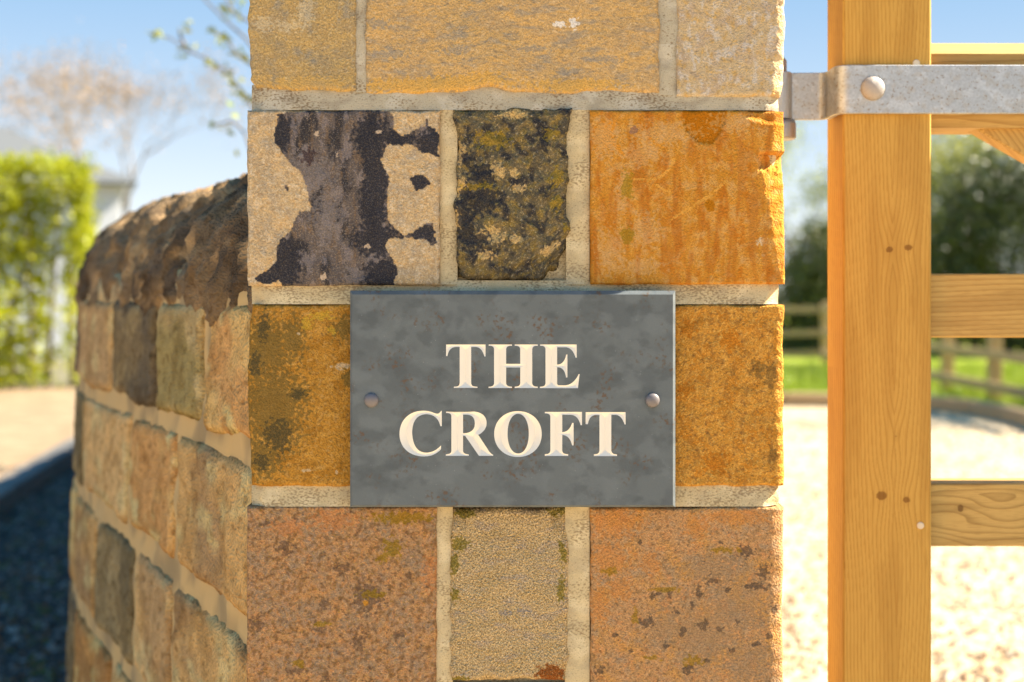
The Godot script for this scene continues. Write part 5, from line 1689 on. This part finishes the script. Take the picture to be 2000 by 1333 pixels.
	for q in shoots:
		var pts := PackedVector3Array()
		var rr := PackedFloat32Array()
		for e2 in q.size():
			var z: float = d + 0.02 * e2
			pts.append(at(q[e2][0], q[e2][1], z) - foot)
			rr.append(lerpf(0.006, 0.002, float(e2) / q.size()))
		if q[0][0] >= 560:
			pts.insert(0, Vector3(0, pts[0].y - 0.1, 0))
			rr.insert(0, 0.007)
		tw.tube(pts, rr, 6)
	for q in [[306, 69, 5], [312, 75, 3], [351, 57, 4], [366, 99, 5], [376, 100, 2], [408, 117, 5], [441, 141, 5], [432, 135, 2], [459, 162, 5], [456, 170, 3], [485, 193, 6], [423, 66, 4], [427, 74, 3], [443, 77, 4], [467, 111, 5], [460, 100, 3], [459, 27, 5], [452, 20, 4], [465, 8, 3], [415, 246, 2], [443, 258, 2]]:
		for e2 in q[2]:
			leaf(lv, at(q[0], q[1], d) - foot + Vector3(rng.randfn(), rng.randfn(), rng.randfn()) * 0.010, rng.randf_range(0.022, 0.036), vary(Color(0.34, 0.33, 0.03), Color(0.14, 0.20, 0.05)))
	for k in 260:                          # the rest of its young leaves, behind the pillar
		leaf(lv, Vector3(rng.randfn() * 0.12, rng.randf_range(1.5, 2.5), rng.randfn() * 0.2), rng.randf_range(0.02, 0.036), vary(Color(0.34, 0.33, 0.03), Color(0.14, 0.20, 0.05)))
	part("trunk", tw.mesh(), paint(Color(0.16, 0.13, 0.10), 0.8), s)
	part("crown", lv.mesh(), leaf_material(0.6), s)

func build_right() -> void:
	# post and rail fence: one run straight away from the gate, one across at the back
	var f := thing("paddock_fence", "low post and rail fence of brown timber around the lawn", "fence", Vector3(4.85, 0, -10.0))
	var wood := paint(Color(0.42, 0.29, 0.15), 0.8)
	var corner := Vector2(4.85, 22.0)
	var spots := []
	for k in 8:
		spots.append(Vector2(4.85, 11.2 + 1.543 * k))
	for k in 6:
		spots.append(Vector2(4.85 - 1.7 * (k + 1), 22.0))
	var pm := Shape.new()
	pm.box(Vector3(-0.06, -0.1, -0.06), Vector3(0.06, 0.98, 0.06), 0.006)
	var post := pm.mesh()
	for q in spots:
		var o := part("post", post, wood, f)
		o.position = Vector3(q.x - 4.85, 0, -q.y + 10.0)
	for k in spots.size() - 1:
		for y in [0.86, 0.5, 0.18]:
			var a: Vector2 = spots[k]
			var b: Vector2 = spots[k + 1]
			var side := -0.08 if k < 7 else 0.0
			var fwd := 0.08 if k >= 7 else 0.0
			var dir := (b - a).normalized()
			var sh := Shape.new()
			sh.box(Vector3(-0.02, y - 0.048, 0.0), Vector3(0.02, y + 0.048, a.distance_to(b) - 0.006), 0.003, Color.WHITE, Transform3D(Basis(Vector3(-dir.y, 0, -dir.x), Vector3.UP, Vector3(dir.x, 0, -dir.y)), Vector3(a.x - 4.85 + side, 0, -a.y + 10.0 + fwd)))
			part("rail", sh.mesh(), wood, f)
	# timber edging of the lawn
	var edge := lawn_edge()
	var ed := thing("lawn_edging", "curved low timber edging between the gravel and the lawn", "edging", Vector3(edge[4].x, 0, -edge[4].y))
	for k in edge.size() - 1:
		var a := edge[k]
		var b := edge[k + 1]
		var dir := (b - a).normalized()
		var sh := Shape.new()
		sh.box(Vector3(-0.05, -0.02, 0.0), Vector3(0.05, 0.14, a.distance_to(b) - 0.004), 0.012, Color.WHITE, Transform3D(Basis(Vector3(-dir.y, 0, -dir.x), Vector3.UP, Vector3(dir.x, 0, -dir.y)), Vector3(a.x, 0, -a.y) - ed.position))
		part("edging_board", sh.mesh(), wood, ed)
	# lawn
	rng.seed = 41
	var lawn := [[0.0, 14.4]]
	for q in edge:
		lawn.append([q.x, q.y])
	lawn.append_array([[4.6, 9.0], [9.0, 5.0], [60.0, 2.0], [60.0, 60.0], [-4.0, 60.0]])
	structure("lawn", flat(lawn, 0.012), ground_material(380, 6.0, Color(0.27, 0.33, 0.03), [[60.0, Color(0.34, 0.38, 0.04), 0.5, 0.7, 0.8], [22.0, Color(0.13, 0.19, 0.03), 0.58, 0.75, 0.6], [12.0, Color(0.30, 0.30, 0.06), 0.68, 0.8, 0.6]]), "bright green lawn inside the paddock fence")
	var bl := Shape.new()
	for k in 14000:
		var dd := rng.randf_range(11.8, 21.5)
		var px := rng.randf_range(1500, 2060)
		var o := Vector3((px - 1000.0) / F * dd, 0.012, -dd)
		if dd < 14.0 and not (o.x > 4.3 and dd > 10.4) and not dd > 13.9:
			continue
		var hgt := rng.randf_range(0.04, 0.12) * (1.8 if noise.get_noise_2d(o.x * 90.0, o.z * 90.0) > 0.15 else 1.0)
		var t := rng.randf() * TAU
		var w := Vector3(cos(t), 0, sin(t)) * 0.007
		var col := vary(Color(0.34, 0.40, 0.03), Color(0.20, 0.28, 0.03))
		bl.tri(o - w, o + w, o + Vector3(rng.randfn() * 0.03, hgt, rng.randfn() * 0.03), Vector3(rng.randfn(), 0.6, rng.randfn()), col)
	var go := part("grass", bl.mesh(), leaf_material(0.5), self, "short bright green grass growing on the lawn")
	go.set_meta("kind", "stuff")
	go.set_meta("category", "grass")
	# trees and bushes beyond the fence
	rng.seed = 53
	bush("evergreen_bush", "large dark glossy evergreen bush beyond the fence", Vector3(at(1985, 0, 25.5).x, 0, -25.5), Vector3(1.75, 1.95, 1.4), 1.75, 1500, 24, 0.085, Color(0.05, 0.065, 0.016), Color(0.085, 0.10, 0.026), 0.3, 0.36)
	bush("evergreen_bush", "small dark evergreen bush beside the pale spring tree", Vector3(at(1625, 0, 27.0).x, 0, -27.0), Vector3(0.85, 1.35, 0.8), 1.2, 700, 20, 0.085, Color(0.10, 0.115, 0.025), Color(0.15, 0.16, 0.035), 0.4, 0.4)
	bush("evergreen_bush", "dark evergreen bush half hidden behind the gate's heel post", Vector3(at(1740, 0, 29.0).x, 0, -29.0), Vector3(1.3, 1.5, 1.0), 1.3, 500, 18, 0.085, Color(0.06, 0.075, 0.02), Color(0.10, 0.115, 0.03), 0.3, 0.4)
	bush("spring_bush", "yellow green spring bush beside the large dark evergreen", Vector3(at(1858, 0, 27.0).x, 0, -27.0), Vector3(0.85, 1.4, 0.8), 1.35, 420, 16, 0.08, Color(0.34, 0.34, 0.02), Color(0.20, 0.24, 0.02), 0.8, 0.4)
	bush("spring_bush", "low olive green bush at the foot of the pale spring tree", Vector3(at(1545, 0, 27.5).x, 0, -27.5), Vector3(1.0, 1.0, 0.8), 0.8, 380, 16, 0.08, Color(0.26, 0.26, 0.04), Color(0.17, 0.19, 0.04), 0.7, 0.45)
	tree("spring_tree", "pale spring tree with thin new leaves seen between pillar and gate post", Vector3(at(1565, 0, 30.0).x, 0, -30.0), 7.4, 0.1, 5, Color(0.15, 0.12, 0.09), 7, 0.09, Color(0.40, 0.40, 0.06), Color(0.26, 0.29, 0.08), 0.9, 0.7, 0.25)
	tree("spring_tree", "pale spring tree with thin new leaves above the dark evergreen bush", Vector3(at(1900, 0, 32.0).x, 0, -32.0), 7.4, 0.1, 5, Color(0.15, 0.12, 0.09), 8, 0.09, Color(0.36, 0.34, 0.10), Color(0.25, 0.26, 0.08), 0.9, 0.8, 0.3)
	tree("spring_tree", "pale spring tree standing behind the gate's heel post", Vector3(at(1700, 0, 33.0).x, 0, -33.0), 7.0, 0.1, 5, Color(0.15, 0.12, 0.09), 7, 0.09, Color(0.36, 0.36, 0.06), Color(0.25, 0.27, 0.07), 0.9, 0.7, 0.25)
	# the tree to the right whose broken shade lies on the gravel
	rng.seed = 61
	tree("shade_tree", "small leafy tree beside the drive shading the gravel", Vector3(7.9, 0, -12.0), 4.6, 0.1, 5, Color(0.14, 0.11, 0.08), 4, 0.09, Color(0.14, 0.18, 0.04), Color(0.09, 0.13, 0.03), 0.4, 0.7, 0.3)

# ---------------------------------------------------------------- the scene

func _ready() -> void:
	# camera: level, 50 mm on full frame, the lens shifted down so that uprights stay upright
	var cam := Camera3D.new()
	cam.name = "camera"
	add_child(cam)
	cam.position = Vector3(0, EYE, 0)
	var lens := CameraAttributesPhysical.new()
	lens.frustum_focal_length = 50.0
	lens.frustum_near = 0.05
	lens.frustum_far = 600.0
	lens.frustum_focus_distance = 1.318
	lens.exposure_aperture = 4.8
	cam.attributes = lens
	cam.keep_aspect = Camera3D.KEEP_HEIGHT
	cam.projection = Camera3D.PROJECTION_FRUSTUM
	cam.near = 0.05
	cam.far = 600.0
	cam.size = 1333.0 / F * 0.05
	cam.frustum_offset = Vector2(0.0, (HORIZON - 666.5) / F * 0.05)
	cam.current = true
	# clear spring sky, pale towards the horizon
	var sky := ProceduralSkyMaterial.new()
	sky.sky_top_color = Color(0.026, 0.108, 0.216).linear_to_srgb()
	sky.sky_horizon_color = Color(0.330, 0.336, 0.322).linear_to_srgb()
	sky.sky_curve = 0.10
	sky.ground_bottom_color = Color(0.20, 0.18, 0.14).linear_to_srgb()
	sky.ground_horizon_color = Color(0.30, 0.29, 0.26).linear_to_srgb()
	sky.sun_angle_max = 20.0
	var env := Environment.new()
	env.background_mode = Environment.BG_SKY
	env.sky = Sky.new()
	env.sky.sky_material = sky
	env.tonemap_mode = Environment.TONE_MAPPER_LINEAR
	env.tonemap_exposure = 3.8
	env.sdfgi_enabled = true
	env.ssao_enabled = true
	env.ssil_enabled = true
	var we := WorldEnvironment.new()
	we.name = "environment"
	we.environment = env
	add_child(we)
	# sun: high on the right, a little behind the pillar's face
	var sun := DirectionalLight3D.new()
	sun.name = "sun"
	add_child(sun)
	var az := deg_to_rad(83.5)
	var el := deg_to_rad(42.0)
	sun.basis = Basis.looking_at(-Vector3(cos(el) * sin(az), sin(el), -cos(el) * cos(az)))
	sun.light_energy = 1.6
	sun.light_color = Color(1.0, 0.95, 0.86)
	sun.light_angular_distance = 0.5
	sun.shadow_enabled = true

	noise.noise_type = FastNoiseLite.TYPE_SIMPLEX_SMOOTH
	noise.frequency = 0.02
	noise.fractal_octaves = 2
	noise.seed = 4
	rng.seed = 1
	build_ground()
	build_pillar()
	build_wall()
	build_gate()
	build_hook()
	build_left()
	build_right()
	build_sign()
